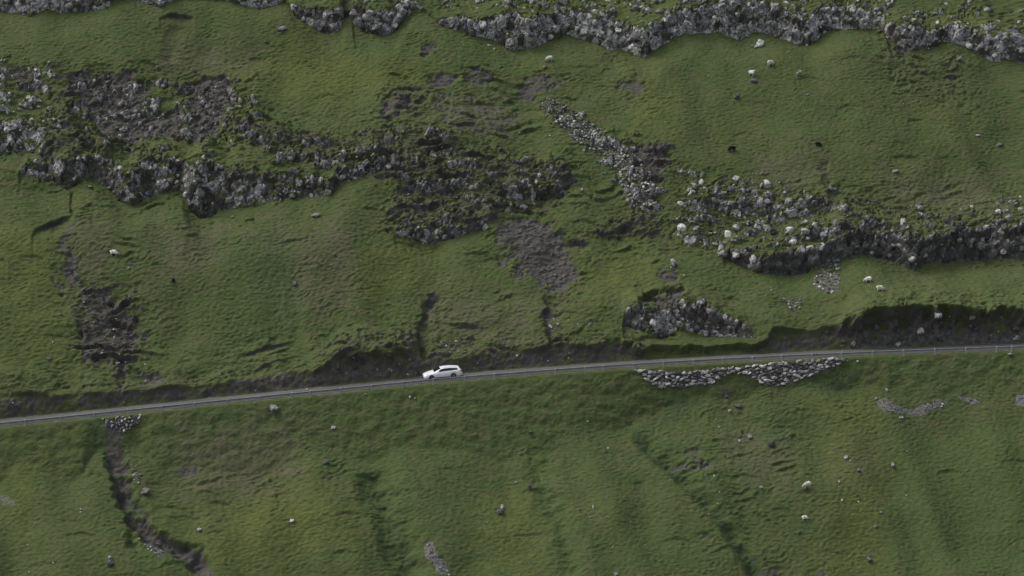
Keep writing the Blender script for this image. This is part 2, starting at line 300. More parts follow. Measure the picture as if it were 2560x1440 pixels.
crag([(50, 435, 430), (65, 445, 400), (100, 455, 398), (130, 452, 400), (170, 473, 415), (205, 452, 400), (240, 448, 385), (275, 470, 390), (300, 500, 395), (330, 515, 400), (365, 495, 400), (410, 480, 395), (455, 478, 395), (475, 525, 400), (500, 545, 410), (530, 540, 415),
      (550, 520, 420), (600, 520, 440), (660, 515, 440), (720, 503, 435), (780, 500, 440), (825, 500, 455), (850, 470, 420), (890, 455, 415), (940, 440, 405), (990, 428, 420), (1000, 425, 424)], 0.62, 6, 1.0, 0.42, 0.35, 0.8, 3, 0.65)
crag([(1810, 640, 636), (1830, 645, 615), (1860, 662, 620), (1890, 676, 636), (1950, 680, 630), (2010, 680, 618), (2060, 668, 606), (2100, 655, 590), (2140, 640, 570), (2200, 640, 575), (2250, 655, 580), (2300, 672, 595), (2335, 650, 570), (2400, 642, 560), (2480, 632, 550), (2560, 640, 545), (2750, 645, 545)], 1.25, 6, 1.0, 0.12)
crag([(1690, 505, 504), (1760, 520, 495), (1860, 525, 490), (1960, 545, 500), (2080, 530, 492), (2130, 530, 529)], 0.5, 5, 0.6, 0.6)
crag([(1950, 600, 598), (1990, 618, 585), (2060, 612, 578), (2110, 600, 570), (2130, 590, 589)], 0.9, 4, 1.0, 0.5)
crag([(1555, 818, 816), (1570, 820, 778), (1600, 840, 768), (1650, 842, 772), (1680, 830, 765), (1715, 830, 748), (1760, 835, 757), (1820, 845, 790), (1870, 845, 815), (1892, 843, 841)], 0.85, 4, 1.0, 0.5)
crag([(2080, 872, 866), (2130, 874, 830), (2180, 876, 800), (2260, 876, 790), (2340, 874, 790), (2400, 872, 788), (2470, 868, 796), (2560, 864, 806), (2750, 858, 806)], 0.75, 7, 0.9, 0.05, sink=0.0)
crag([(780, 950, 945), (800, 950, 918), (850, 950, 895), (900, 948, 885), (960, 946, 878), (1010, 942, 872), (1055, 938, 890), (1068, 936, 930)], 0.7, 6, 0.35, 0.05, sink=0.0)
crag([(985, 592, 588), (1010, 596, 570), (1090, 602, 570), (1180, 585, 555), (1230, 570, 566)], 0.8, 4, 0.7, 0.3)
crag([(1262, 488, 484), (1290, 500, 460), (1350, 500, 455), (1420, 475, 440), (1442, 458, 455)], 0.8, 4, 0.7, 0.3)
crag([(965, 540, 536), (985, 545, 520), (1010, 548, 525), (1040, 540, 538)], 0.8, 3, 0.6, 0.2)

def rocky(pts, amt=1.0, li=0.7, off=0.0):              # rock breaking through the turf in patches
    sl, m = region(pts, 0.8, 1.4); n_ = fbm(A[sl]/2.6, B[sl]/1.5, 3, 120)+off
    k = m*ss(0.0, 0.28, n_)*amt; up(rock, sl, k); up(lich, sl, k*li); H[sl] += m*0.45*np.clip(n_, -0.3, 0.9); moss[sl] *= 1-0.5*k
for p, am, li, off in (([(1240, -60), (1400, -60), (1400, 22), (1250, 40)], 1, 0.9, 0.3), ([(1400, -60), (1660, -60), (1660, 40), (1500, 30), (1400, 20)], 1, 0.8, 0.18), ([(1640, -60), (2000, -60), (2060, 25), (1700, 30)], 1, 0.9, 0.38), ([(2040, -60), (2250, -60), (2225, 70), (2060, 40)], 1, 0.6, 0.3),
                       ([(2210, 60), (2320, 30), (2420, 10), (2580, 40), (2580, 105), (2380, 100), (2250, 110)], 1, 0.8, 0.25), ([(1050, -60), (1240, -60), (1240, 0), (1100, 20)], 1, 0.8, 0.25), ([(860, -60), (1050, -60), (1020, 18), (880, 18)], 1, 0.8, 0.25),
                       ([(-20, 150), (130, 170), (140, 260), (120, 385), (-20, 385)], 1, 0.8, 0.08), ([(1690, 420), (1920, 440), (2090, 480), (2100, 560), (1990, 600), (1830, 650), (1690, 600)], 1, 0.9, 0.02), ([(2080, 490), (2360, 530), (2580, 480), (2580, 600), (2250, 600), (2100, 570)], 1, 0.5, 0.12),
                       ([(180, 190), (600, 190), (700, 330), (560, 390), (200, 390)], 0.95, 0.45, 0.10), ([(600, 330), (1000, 340), (1000, 440), (700, 440)], 0.95, 0.45, 0.10), ([(1050, 330), (1420, 400), (1430, 480), (1250, 560), (1000, 590), (970, 500)], 0.9, 0.35, -0.04),
                       ([(1350, 250), (1370, 244), (1430, 272), (1550, 350), (1600, 400), (1640, 480), (1632, 532), (1590, 525), (1535, 440), (1480, 385), (1390, 305)], 1.0, 1.0, 0.45)):
    rocky(p, am, li, off)
# -------- broken rock detail
m = rock > 0.02; ra, rb = A[m], B[m]; ru = rb + H[m]*0.8
wa = ra+0.25*gn(ra/0.9, ru/0.9, 91); wb = ru+0.25*gn(ra/0.9, ru/0.9, 92)
f1, f2, r1 = cells(wa/1.15, wb/1.9, 1); g1, g2, r2 = cells(wa/0.45, wb/0.65, 2)
crk = ss(0.16, 0.0, f2-f1); crk2 = ss(0.13, 0.0, g2-g1)
H[m] += rock[m]*(0.75*(r1-0.5)+0.28*(r2-0.5)-0.38*crk-0.15*crk2+0.12*gn(ra/2.4, ru/3.5, 94))
big = fbm(ra/4, ru/4, 2, 96)
lich[m] = np.clip(lich[m]*(0.35+1.7*ss(0.30, 0.75, 0.55*r1+0.45*r2+0.25*big)), 0, 1)*(1-0.75*np.maximum(crk*0.8, crk2*0.7))
n_ = fbm(ra/2.4, rb/0.95, 3, 98)
tuft = ss(0.05, 0.3, n_-0.35+0.6*tuftm[m])*(tuftm[m] > 0.05)                 # grass rooted on the ledges
rock[m] *= 1-0.95*tuft; H[m] += 0.2*tuft; lich[m] *= 1-0.5*tuft; moss[m] = np.maximum(moss[m], 0.75*tuft)
m = soil > 0.3
H[m] += soil[m]*(0.10*fbm(A[m]/0.55, B[m]/0.4, 2, 100)+0.10*(0.5-np.abs(gn(A[m]/1.1, B[m]/0.8, 102))))
del f1, f2, r1, g1, g2, r2, crk, crk2, big, tuft

Hb = H.copy()
for ax in (0, 1):
    Hb = (np.roll(Hb, 1, ax)+2*Hb+np.roll(Hb, -1, ax))/4
    Hb = (np.roll(Hb, 2, ax)+Hb*2+np.roll(Hb, -2, ax))/4
TH = 42+np.degrees(np.arctan(np.gradient(Hb, BX, axis=0))).astype(f32)
del Hb
def steep():
    global rock, soil, lich
    rock = rock*(0.15+0.85*ss(36, 54, TH+11*E1+7*E2)); lich = lich*(0.7+0.3*ss(46, 60, TH))
    soil = np.maximum(soil, ss(60, 72, TH+5*E2)*np.clip(moss*1.2+0.35+0.5*ledge, 0, 1)*(rock < 0.4)*0.8)
steep()
# -------- the road bench
rx = [-700, -300, 0, 320, 640, 900, 1105, 1280, 1600, 1920, 2240, 2560, 2900, 3400]
ry = [1130, 1088, 1058, 1025, 992, 967, 945, 932, 908, 891, 877, 866, 856, 846]
qa, qb = pix2ab(rx, ry)
ra_ = np.arange(-262, 262, 0.5); rb_ = np.interp(ra_, qa, qb, left=qb[0], right=qb[-1])
ker = np.exp(-0.5*(np.arange(-30, 31)/11.0)**2); ker /= ker.sum()
rb_ = np.convolve(np.pad(rb_, 30, mode='edge'), ker, 'valid')
def road_b(a): return np.interp(a, ra_, rb_)
IN, OUT = 1.95, 2.45
D = B-road_b(A).astype(f32); yof = D/CP
pxA = (A/0.048+1280)                                # rough photo column, to vary the bank along the road
near = np.abs(D) < 16
H[near] *= (0.3+0.7*ss(1.6, 4.5, np.abs(D[near])))
H += 0.55*ss(1.2, 3.2, D)*(1-ss(4, 11, D))*(0.7+0.5*E3)*np.interp(pxA, [-500, 1560, 1620, 1850, 1900, 2700], [1, 1, 0.1, 0.1, 1, 1])
bank_ang = np.interp(pxA, [-500, 0, 120, 400, 700, 780, 1060, 1400, 1590, 1640, 1830, 1900, 2100, 2700], [70, 70, 76, 75, 70, 76, 76, 71, 70, 50, 50, 62, 71, 71]) + 14*gn(A/3.2, B/2.2, 110)
bi = IN*CP+0.18*E1
cut = -bi*math.tan(PHI) + (D-bi)*np.tan(np.radians(bank_ang-42)).astype(f32) + 0.30*E1*ss(0, 0.8, D-bi) + 0.2*lump*ss(0.1, 0.8, D-bi) + 0.16*E2*ss(0, 0.5, D-bi) + 0.35*E3*ss(0.2, 1.5, D-bi)
Dr = D+0.8*E3+0.4*E1
cut = cut + 9*ss(3.0, 6.2, Dr) + 8*ss(1.9, 3.6, Dr)*np.interp(pxA, [1530, 1580, 1880, 1920], [0, 1, 1, 0])
cutz = (D > bi) & (D < 14) & (cut < H)
cutm = ss(0.0, 0.25, H-cut)*((D > bi) & (D < 14))
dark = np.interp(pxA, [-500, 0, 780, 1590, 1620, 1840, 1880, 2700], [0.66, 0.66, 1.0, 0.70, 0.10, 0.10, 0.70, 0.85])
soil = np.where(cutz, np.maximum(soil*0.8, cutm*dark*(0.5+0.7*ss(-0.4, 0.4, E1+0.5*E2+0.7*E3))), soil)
moss = np.where(cutz, np.maximum(moss, 0.5*cutm*ss(0.2, -0.3, E1)), moss)
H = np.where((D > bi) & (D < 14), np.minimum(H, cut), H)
bo = -OUT*CP-0.06*E1
fill_ang = np.interp(pxA, [-500, 1380, 1610, 2090, 2260, 2700], [55, 55, 70, 70, 55, 55]) + np.interp(pxA, [220, 250, 350, 380], [0, 12, 12, 0])
fill = -bo*math.tan(PHI) - (bo-D)*np.tan(np.radians(fill_ang-42)).astype(f32) + 0.10*E1*ss(0, 0.8, bo-D) + 0.10*lump2*ss(0, 0.5, bo-D)
H = np.where((D < bo) & (D > -16), np.maximum(H, fill), H)
bench = (D >= bo) & (D <= bi)
H = np.where(bench, -D*math.tan(PHI)-0.05+0.015*E2, H)
verge = bench & ((yof > 1.32) | (yof < -1.28))
grav = np.where(bench, 0.9, grav); grav = np.where(verge, 0.28+0.5*E1+0.2*E2, grav).clip(0, 1)
grav = np.where(bench & (yof < -1.75), 0.0, grav)
soil = np.where(bench, 0, soil); rock = np.where(bench, 0, rock); moss = np.where(bench, 0, moss)
# stony ground under the retaining wall, the culvert pile and the gravel patches
WALL_A = [(1583, 924), (1700, 934), (1760, 926), (1830, 918), (1838, 926), (1790, 955), (1740, 965), (1650, 970), (1625, 956)]
WALL_B = [(1832, 922), (1960, 906), (2060, 899), (2090, 896), (2118, 903), (2070, 920), (2010, 946), (1940, 966), (1910, 963), (1880, 940), (1850, 936)]
def hof(a, b):                                       # height of the sheet at (a, b), bilinear
    a = np.asarray(a, float); b = np.asarray(b, float)
    i = np.clip(np.searchsorted(AX, a)-1, 0, NA-2); j = np.clip(np.searchsorted(BX, b)-1, 0, NB-2)
    u = (a-AX[i])/(AX[i+1]-AX[i]); v = (b-BX[j])/(BX[j+1]-BX[j])
    return (H[j, i]*(1-u)+H[j, i+1]*u)*(1-v)+(H[j+1, i]*(1-u)+H[j+1, i+1]*u)*v
def land(px, py):                                    # where a line of sight of the photograph meets the hillside
    px = np.atleast_1d(np.asarray(px, float)); py = np.atleast_1d(np.asarray(py, float))
    d = rays(px, py); hs = np.linspace(9, -6, 241)
    t = (hs[None, :]-CAM @ NV)/(d @ NV)[:, None]
    P = CAM+d[:, None, :]*t[..., None]
    a, b = P[..., 0], P @ UV_
    under = hof(a, b) >= hs[None, :]
    k = np.argmax(under, 1); k = np.where(under.any(1), k, 144); r = np.arange(len(px))
    return a[r, k], b[r, k]
def ground_poly(pts):                                # polygon of photo points laid on the real ground
    n = []
    for (x0, y0), (x1, y1) in zip(pts, pts[1:]+pts[:1]):
        for t in (0, 0.5): n.append((x0+(x1-x0)*t, y0+(y1-y0)*t))
    return land([p[0] for p in n], [p[1] for p in n])
def ground_region(pts, soft=0.2, rag=0.4):
    pa, pb = ground_poly(pts); pad = 2
    i0, i1 = np.searchsorted(AX, [pa.min()-pad, pa.max()+pad]); j0, j1 = np.searchsorted(BX, [pb.min()-pad, pb.max()+pad])
    sl = (slice(j0, j1), slice(i0, i1)); a = A[sl]; b = B[sl]
    d2 = np.full(a.shape, 1e9, f32); ins = np.zeros(a.shape, bool)
    for k in range(len(pa)):
        x0, y0 = pa[k-1], pb[k-1]; x1, y1 = pa[k], pb[k]; dx, dy = x1-x0, y1-y0
        t = np.clip(((a-x0)*dx+(b-y0)*dy)/(dx*dx+dy*dy+1e-9), 0, 1)
        d2 = np.minimum(d2, (a-x0-t*dx)**2+(b-y0-t*dy)**2)
        if abs(dy) > 1e-9:
            c = ((y0 > b) != (y1 > b)) & (a < (x1-x0)*(b-y0)/dy+x0); ins ^= c
    d = np.sqrt(d2); d = np.where(ins, d, -d)+rag*E1[sl]
    return sl, ss(-soft, soft, d)
STONY = [([(1265, 560), (1320, 550), (1390, 575), (1425, 640), (1440, 690), (1400, 725), (1350, 700), (1310, 640)], 0.38, 0.8), (WALL_A, 0.0, 0.8), (WALL_B, 0.0, 0.8), ([(250, 1048), (300, 1042), (355, 1038), (350, 1055), (315, 1082), (280, 1085)], 0.0, 0.7),
         ([(2190, 1000), (2215, 990), (2240, 1015), (2290, 1022), (2330, 1000), (2380, 1000), (2350, 1025), (2280, 1043), (2210, 1030)], 0.58, 0.2), ([(2395, 990), (2440, 992), (2450, 1012), (2410, 1008)], 0.6, 0.0), ([(2535, 985), (2570, 985), (2570, 1020), (2540, 1015)], 0.7, 0.0),
         ([(1352, 255), (1365, 246), (1420, 270), (1480, 315), (1545, 352), (1600, 420), (1625, 470), (1625, 530), (1590, 520), (1545, 430), (1500, 380), (1440, 345), (1395, 305)], 0.35, 0.45),
         ([(2030, 690), (2060, 675), (2100, 690), (2095, 730), (2060, 735), (2035, 720)], 0.5, 0.3), ([(1945, 745), (1985, 752), (2010, 748), (2000, 775), (1980, 778)], 0.4, 0.4),
         ([(1055, 1370), (1080, 1352), (1130, 1440), (1090, 1440)], 0.6, 0.1), ([(325, 1150), (350, 1170), (350, 1210), (335, 1215)], 0.5, 0.2), ([(0, 1235), (30, 1240), (35, 1262), (0, 1270)], 0.5, 0), ([(345, 1345), (430, 1370), (400, 1390), (370, 1375)], 0.5, 0.2)]
for pts, g, s_ in STONY:
    sl, m = ground_region(pts); up(grav, sl, m*g); up(soil, sl, m*s_)
    brown[sl] *= 1-m; moss[sl] *= 1-0.5*m

# -------- materials
def mat(name, rough_=0.9, spec=0.25):
    m = bpy.data.materials.new(name); m.use_nodes = True; n = m.node_tree.nodes; p = n['Principled BSDF']
    p.inputs['Roughness'].default_value = rough_; p.inputs['Specular IOR Level'].default_value = spec
    return m, m.node_tree, p
class NT:
    def __init__(s, t): s.t = t
    def n(s, ty, **kw):
        o = s.t.nodes.new(ty)
        for k, v in kw.items(): setattr(o, k, v)
        return o
    def l(s, a, b): s.t.links.new(a, b)
    def noise(s, vec, scale, detail=3, rough_=0.55, stretch=None):
        if stretch:
            mp = s.n('ShaderNodeMapping'); mp.inputs['Scale'].default_value = stretch; s.l(vec, mp.inputs[0]); vec = mp.outputs[0]
        o = s.n('ShaderNodeTexNoise'); o.inputs['Scale'].default_value = scale; o.inputs['Detail'].default_value = detail; o.inputs['Roughness'].default_value = rough_
        s.l(vec, o.inputs['Vector']); return o.outputs['Fac']
    def ramp(s, f, lo, hi, v0=0.0, v1=1.0):
        o = s.n('ShaderNodeMapRange'); o.interpolation_type = 'SMOOTHSTEP'; s.l(f, o.inputs[0])
        for i, v in zip((1, 2, 3, 4), (lo, hi, v0, v1)): o.inputs[i].default_value = v
        return o.outputs[0]
    def mix(s, f, c0, c1, mode='MIX'):
        o = s.n('ShaderNodeMix'); o.data_type = 'RGBA'; o.blend_type = mode
        for v, i in ((f, o.inputs['Factor']), (c0, o.inputs[6]), (c1, o.inputs[7])):
            if isinstance(v, (int, float)): i.default_value = v
            elif isinstance(v, tuple): i.default_value = v+(1,)
            else: s.l(v, i)
        return o.outputs[2]
    def math(s, op, a, b=0.0):
        o = s.n('ShaderNodeMath'); o.operation = op
        for v, i in ((a, o.inputs[0]), (b, o.inputs[1])):
            if isinstance(v, (int, float)): i.default_value = v
            else: s.l(v, i)
        return o.outputs[0]

GM, gt, gp = mat('grass_peat_and_basalt', 0.95, 0.12)
t = NT(gt)
uv = t.n('ShaderNodeUVMap', uv_map='slope').outputs[0]; oc = t.n('ShaderNodeTexCoord').outputs['Object']
def att(nm):
    s_ = t.n('ShaderNodeSeparateColor'); q = t.n('ShaderNodeAttribute', attribute_name=nm); t.l(q.outputs['Color'], s_.inputs[0])
    return s_.outputs[0], s_.outputs[1], s_.outputs[2], q.outputs['Alpha']
a_rock, a_lich, a_soil, a_grav = att('bare_ground'); a_lush, a_yell, a_brown, a_moss = att('growth')
n_big = t.noise(uv, 0.07, 3); n_mid = t.noise(uv, 0.42, 4, 0.6, (1, 1.7, 1)); n_fine = t.noise(uv, 2.9, 5, 0.72, (0.5, 1.5, 1)); n_spk = t.noise(uv, 6.0, 3, 0.7, (0.7, 1.2, 1))
g = t.mix(t.ramp(n_big, 0.36, 0.64), (0.069, 0.096, 0.034), (0.083, 0.106, 0.037))
g = t.mix(t.ramp(n_mid, 0.38, 0.68), g, (0.094, 0.103, 0.044))
g = t.mix(t.math('MULTIPLY', a_yell, t.ramp(n_mid, 0.3, 0.7, 0.35, 0.9)), g, (0.112, 0.128, 0.037))
g = t.mix(t.math('MULTIPLY', a_brown, t.ramp(n_mid, 0.3, 0.7, 0.25, 0.75)), g, (0.118, 0.108, 0.072))
g = t.mix(t.math('MULTIPLY', t.ramp(a_lush, 0, 0.7), t.ramp(n_fine, 0.3, 0.7, 0.3, 0.7)), g, t.mix(t.ramp(a_lush, 0.6, 0.95), (0.066, 0.108, 0.036), (0.048, 0.078, 0.040)))
g = t.mix(t.math('MULTIPLY', a_moss, t.ramp(n_mid, 0.3, 0.7, 0.35, 0.85)), g, (0.088, 0.088, 0.050))
g = t.mix(t.ramp(n_fine, 0.50, 0.67, 0, 0.85), g, (0.040, 0.055, 0.023))                # fine dark flecks stretched across the slope
g = t.mix(t.ramp(n_fine, 0.47, 0.30, 0, 0.5), g, (0.128, 0.138, 0.060))
g = t.mix(t.ramp(n_spk, 0.62, 0.75, 0, 0.22), g, (0.18, 0.165, 0.11))
sn = t.noise(oc, 1.1, 5, 0.65); sf = t.noise(oc, 5.5, 4, 0.7)
so_c = t.mix(t.ramp(sn, 0.35, 0.65), (0.068, 0.063, 0.056), (0.106, 0.098, 0.088)); so_c = t.mix(t.ramp(sf, 0.55, 0.75), so_c, (0.150, 0.140, 0.130))
ro_c = t.mix(t.ramp(sn, 0.35, 0.68), (0.056, 0.054, 0.052), (0.124, 0.118, 0.112)); ro_c = t.mix(t.ramp(sf, 0.55, 0.72, 0, 0.7), ro_c, (0.24, 0.23, 0.22))
lf = t.math('MULTIPLY', t.ramp(a_lich, 0.02, 0.7), t.ramp(t.noise(oc, 2.9, 5, 0.74), 0.39, 0.53))
ro_c = t.mix(lf, ro_c, (0.42, 0.41, 0.395)); ro_c = t.mix(t.math('MULTIPLY', lf, t.ramp(sf, 0.52, 0.66)), ro_c, (0.62, 0.60, 0.57))
gr_c = t.mix(t.ramp(sf, 0.35, 0.7), (0.095, 0.09, 0.086), (0.24, 0.23, 0.22))
brk = t.math('ADD', t.math('MULTIPLY', t.math('SUBTRACT', n_fine, 0.5), 0.9), t.math('MULTIPLY', t.math('SUBTRACT', n_spk, 0.5), 0.5))
def edge(a_): return t.ramp(t.math('ADD', a_, brk), 0.38, 0.62)
c = t.mix(edge(a_soil), g, so_c); c = t.mix(edge(a_grav), c, gr_c); c = t.mix(edge(a_rock), c, ro_c)
t.l(c, gp.inputs['Base Color'])
bp = t.n('ShaderNodeBump'); bp.inputs['Strength'].default_value = 0.55; bp.inputs['Distance'].default_value = 0.16
t.l(t.math('ADD', n_fine, t.math('MULTIPLY', n_spk, 0.6)), bp.inputs['Height']); t.l(bp.outputs[0], gp.inputs['Normal'])

def stone_mat(name, dark, mid, pale, amt):
    m, tr, p = mat(name, 0.92, 0.2); t = NT(tr)
    oc = t.n('ShaderNodeTexCoord').outputs['Object']; oi = t.n('ShaderNodeObjectInfo')
    ad = t.n('ShaderNodeVectorMath'); t.l(oc, ad.inputs[0]); t.l(oi.outputs['Location'], ad.inputs[1]); v = ad.outputs[0]
    c = t.mix(t.ramp(t.noise(v, 2.2, 4), 0.35, 0.65), dark, mid)
    c = t.mix(t.ramp(t.noise(v, 4.5, 5, 0.7), 0.62-amt*0.3, 0.74-amt*0.3), c, pale)
    hs = t.n('ShaderNodeHueSaturation'); t.l(c, hs.inputs['Color']); t.l(t.ramp(oi.outputs['Random'], 0, 1, 0.62, 1.2), hs.inputs['Value'])
    t.l(hs.outputs[0], p.inputs['Base Color'])
    b = t.n('ShaderNodeBump'); b.inputs['Strength'].default_value = 0.5; b.inputs['Distance'].default_value = 0.08
    t.l(t.noise(v, 7, 5, 0.7), b.inputs['Height']); t.l(b.outputs[0], p.inputs['Normal'])
    return m
M_PALE = stone_mat('lichen_white_stone', (0.20, 0.195, 0.19), (0.34, 0.33, 0.315), (0.56, 0.545, 0.515), 0.6)
M_GREY = stone_mat('lichen_grey_basalt', (0.085, 0.081, 0.078), (0.19, 0.182, 0.174), (0.42, 0.41, 0.39), 0.4)
M_DARK = stone_mat('dark_basalt', (0.055, 0.052, 0.053), (0.11, 0.104, 0.104), (0.22, 0.21, 0.205), 0.25)
def plain(name, col, rough_=0.6, metal=0.0, spec=0.4, vary=0.0, scale=4):
    m, tr, p = mat(name, rough_, spec); p.inputs['Metallic'].default_value = metal; t = NT(tr)
    oc = t.n('ShaderNodeTexCoord').outputs['Object']
    d = tuple(x*(1-vary) for x in col); c = t.mix(t.ramp(t.noise(oc, scale, 4), 0.3, 0.7), d, col)
    t.l(c, p.inputs['Base Color']); return m

# -------- objects
def tag(o, label=None, cat=None, group=None, kind=None):
    for k, v in (('label', label), ('category', cat), ('group', group), ('kind', kind)):
        if v: o[k] = v
    return o
def mesh_obj(name, verts, faces, m, parent=None, smooth=False):
    me = bpy.data.meshes.new(name); me.from_pydata([tuple(v) for v in verts], [], faces); me.materials.append(m)
    if smooth: me.polygons.foreach_set('use_smooth', [True]*len(me.polygons))
    me.update(); o = bpy.data.objects.new(name, me); COL.objects.link(o); o.parent = parent; return o
def empty(name, loc):
    o = bpy.data.objects.new(name, None); o.location = loc; o.empty_display_size = 0.3; COL.objects.link(o); return o

# rock outcrops: label, photo outline, number of loose-standing rocks, their sizes and colours
OUTS = []
def add_out(label, polys, n, smin, smax, mix, pw=2.0, gap=0.42, clump=0.0, dens=0.62):
    OUTS.append((label, polys if isinstance(polys[0], list) else [polys], n, smin, smax, mix, pw, gap, clump, dens))
LIGHT = {'p': 0.35, 'g': 0.55, 'd': 0.10}; MIXD = {'p': 0.2, 'g': 0.5, 'd': 0.3}; WHITE = {'p': 0.7, 'g': 0.3}; DARKS = {'p': 0.06, 'g': 0.3, 'd': 0.64}
add_out('grey crag filling the top left corner above the grass', [(-20, -30), (280, -20), (270, 22), (200, 24), (90, 34), (40, 20), (-20, 14)], 70, 0.35, 1.3, LIGHT)
add_out('small grey outcrop next to the corner crag', [(335, -10), (440, -15), (415, 12), (395, 22), (355, 10)], 30, 0.3, 0.9, LIGHT)
add_out('low rock bank left of the two rounded crags', [(585, -15), (712, -12), (690, 14), (650, 24), (612, 14)], 30, 0.3, 0.9, LIGHT)
add_out('left of the two rounded grey crags with grassy tops', [(728, 14), (745, 40), (790, 62), (822, 72), (850, 64), (855, 32), (820, 26), (780, 26), (745, 12)], 60, 0.35, 1.3, LIGHT)
add_out('right of the two rounded grey crags, bulging over the grass', [(882, 30), (890, 62), (920, 82), (950, 86), (985, 76), (1006, 46), (1004, 20), (960, 26), (920, 24)], 75, 0.35, 1.4, LIGHT)
add_out('rubbly rock above the two rounded crags', [[(860, -20), (1060, -20), (1020, 16), (980, 14), (880, 10)], [(1060, -20), (1250, -20), (1240, 15), (1150, 28), (1090, 10)]], 70, 0.25, 0.8, LIGHT, 2, 0.5)
add_out('long pale cliff along the top, right of the rounded crags', [[(1100, 48), (1240, 48), (1242, 90), (1190, 82), (1150, 76), (1104, 64)], [(1240, 40), (1390, 20), (1392, 82), (1345, 108), (1300, 116), (1268, 108), (1244, 92)], [(1250, -15), (1390, -15), (1390, 18), (1250, 30)]], 190, 0.3, 1.2, LIGHT)
add_out('broken pale cliff at the top with a drooping rocky foot', [[(1392, 20), (1500, 25), (1560, 35), (1640, 60), (1655, 102), (1618, 128), (1598, 126), (1560, 106), (1530, 114), (1500, 94), (1460, 82), (1420, 72), (1394, 82)], [(1440, -15), (1640, -15), (1640, 40), (1500, 20)]], 200, 0.28, 1.2, LIGHT)
add_out('wide stony cliff of the top right with many pale blocks', [[(1660, 30), (1700, 5), (1960, 0), (2060, 40), (2050, 92), (2030, 104), (2000, 100), (1950, 82), (1850, 86), (1800, 72), (1720, 74), (1662, 100)]], 260, 0.22, 0.9, LIGHT, 2.0, 0.45, dens=0.95)
add_out('dark gully rocks right of the wide stony cliff', [[(2030, 10), (2220, 20), (2205, 66), (2150, 72), (2070, 76)], [(2060, -10), (2240, -10), (2230, 25), (2080, 15)]], 120, 0.2, 0.8, MIXD, 2.2, 0.5)
add_out('tumbled rocks with dark hollows under the upper right pasture', [[(2205, 60), (2320, 40), (2380, 70), (2370, 104), (2330, 122), (2280, 128), (2235, 104), (2215, 92)], [(2300, 30), (2400, 20), (2420, 60), (2360, 60)]], 120, 0.2, 0.85, MIXD, 2.2, 0.5)
add_out('pale rock band at the far right of the top cliffs', [[(2380, 60), (2560, 40), (2580, 80), (2420, 80)], [(2390, 100), (2440, 108), (2500, 112), (2580, 110), (2580, 150), (2530, 138), (2505, 150), (2470, 130), (2425, 122)]], 110, 0.25, 0.95, LIGHT, 2.0, 0.45)
add_out('cluster of white lichened rocks below and left of the dark peat scars', [[(-10, 240), (60, 232), (130, 262), (115, 330), (100, 376), (60, 384), (-10, 384)], [(15, 160), (125, 180), (110, 200), (30, 195)]], 150, 0.18, 0.75, {'p': 0.5, 'g': 0.4, 'd': 0.1}, 2.2, 0.55, 0.6, dens=0.95)
add_out('white stones strewn in the left peat scar', [[(300, 200), (372, 205), (370, 290), (360, 312), (300, 290)], [(375, 245), (465, 262), (462, 300), (390, 300)], [(240, 290), (330, 330), (330, 345), (250, 330)]], 80, 0.15, 0.6, WHITE, 2.4, 0.6, 0.5, dens=0.95)
add_out('small pale slabs in the second peat scar', [(505, 195), (575, 195), (590, 240), (540, 262), (520, 230)], 30, 0.15, 0.5, WHITE, 2.2, 0.6)
add_out('dark crag with white spots at the left of the middle cliff', [[(66, 405), (128, 400), (132, 448), (95, 453), (68, 440)], [(180, 395), (236, 372), (236, 420), (200, 450), (178, 468)]], 60, 0.2, 0.8, MIXD, 2.0, 0.5)
add_out('dark buttress of the middle cliff split by a white stone rib', [[(238, 400), (330, 395), (362, 420), (362, 492), (330, 512), (302, 498), (272, 466), (245, 446)]], 100, 0.18, 0.75, MIXD, 2.2, 0.55)
add_out('broken middle cliff with pale blocks above a grassy ledge', [[(365, 405), (470, 395), (590, 395), (600, 440), (540, 460), (545, 515), (500, 540), (476, 522), (458, 476), (400, 478), (366, 490)]], 130, 0.2, 0.95, {'p': 0.3, 'g': 0.45, 'd': 0.25}, 2.0, 0.5, dens=0.75)
add_out('right end of the middle cliff, thin dark band with pale stones', [[(560, 480), (660, 480), (700, 440), (830, 450), (824, 498), (760, 498), (650, 512), (575, 518)], [(840, 372), (930, 382), (950, 400), (985, 425), (930, 440), (860, 460), (835, 440)]], 130, 0.2, 0.9, {'p': 0.35, 'g': 0.4, 'd': 0.25}, 2.1, 0.5, dens=0.75)
add_out('scattered boulder field of white rocks above the overhang', [[(1690, 470), (1760, 455), (1830, 425), (1840, 455), (1915, 450), (1925, 475), (1870, 485), (1760, 495)], [(1690, 500), (1780, 500), (1790, 570), (1830, 590), (1830, 635), (1720, 605), (1680, 590), (1700, 540)], [(1780, 495), (1960, 500), (2050, 490), (2055, 540), (1960, 560), (1900, 600), (1830, 580)]], 250, 0.22, 1.35, LIGHT, 2.6, 0.5, 0.5, dens=0.95)
add_out('rock overhang with a long dark face above smooth grass', [[(1830, 630), (1900, 630), (1895, 668), (1860, 660)], [(1920, 600), (2060, 575), (2110, 585), (2090, 622), (2000, 626), (1940, 634)], [(1850, 580), (2050, 545), (2100, 560), (1990, 590), (1900, 605)]], 150, 0.22, 1.2, LIGHT, 2.2, 0.5, 0.3, dens=0.95)
add_out('stony slope between the overhang and the right dark cliff', [[(2040, 490), (2180, 490), (2220, 530), (2140, 560), (2060, 540)], [(2130, 575), (2240, 560), (2250, 640), (2200, 636), (2140, 632)]], 110, 0.2, 0.8, MIXD, 2.3, 0.55)
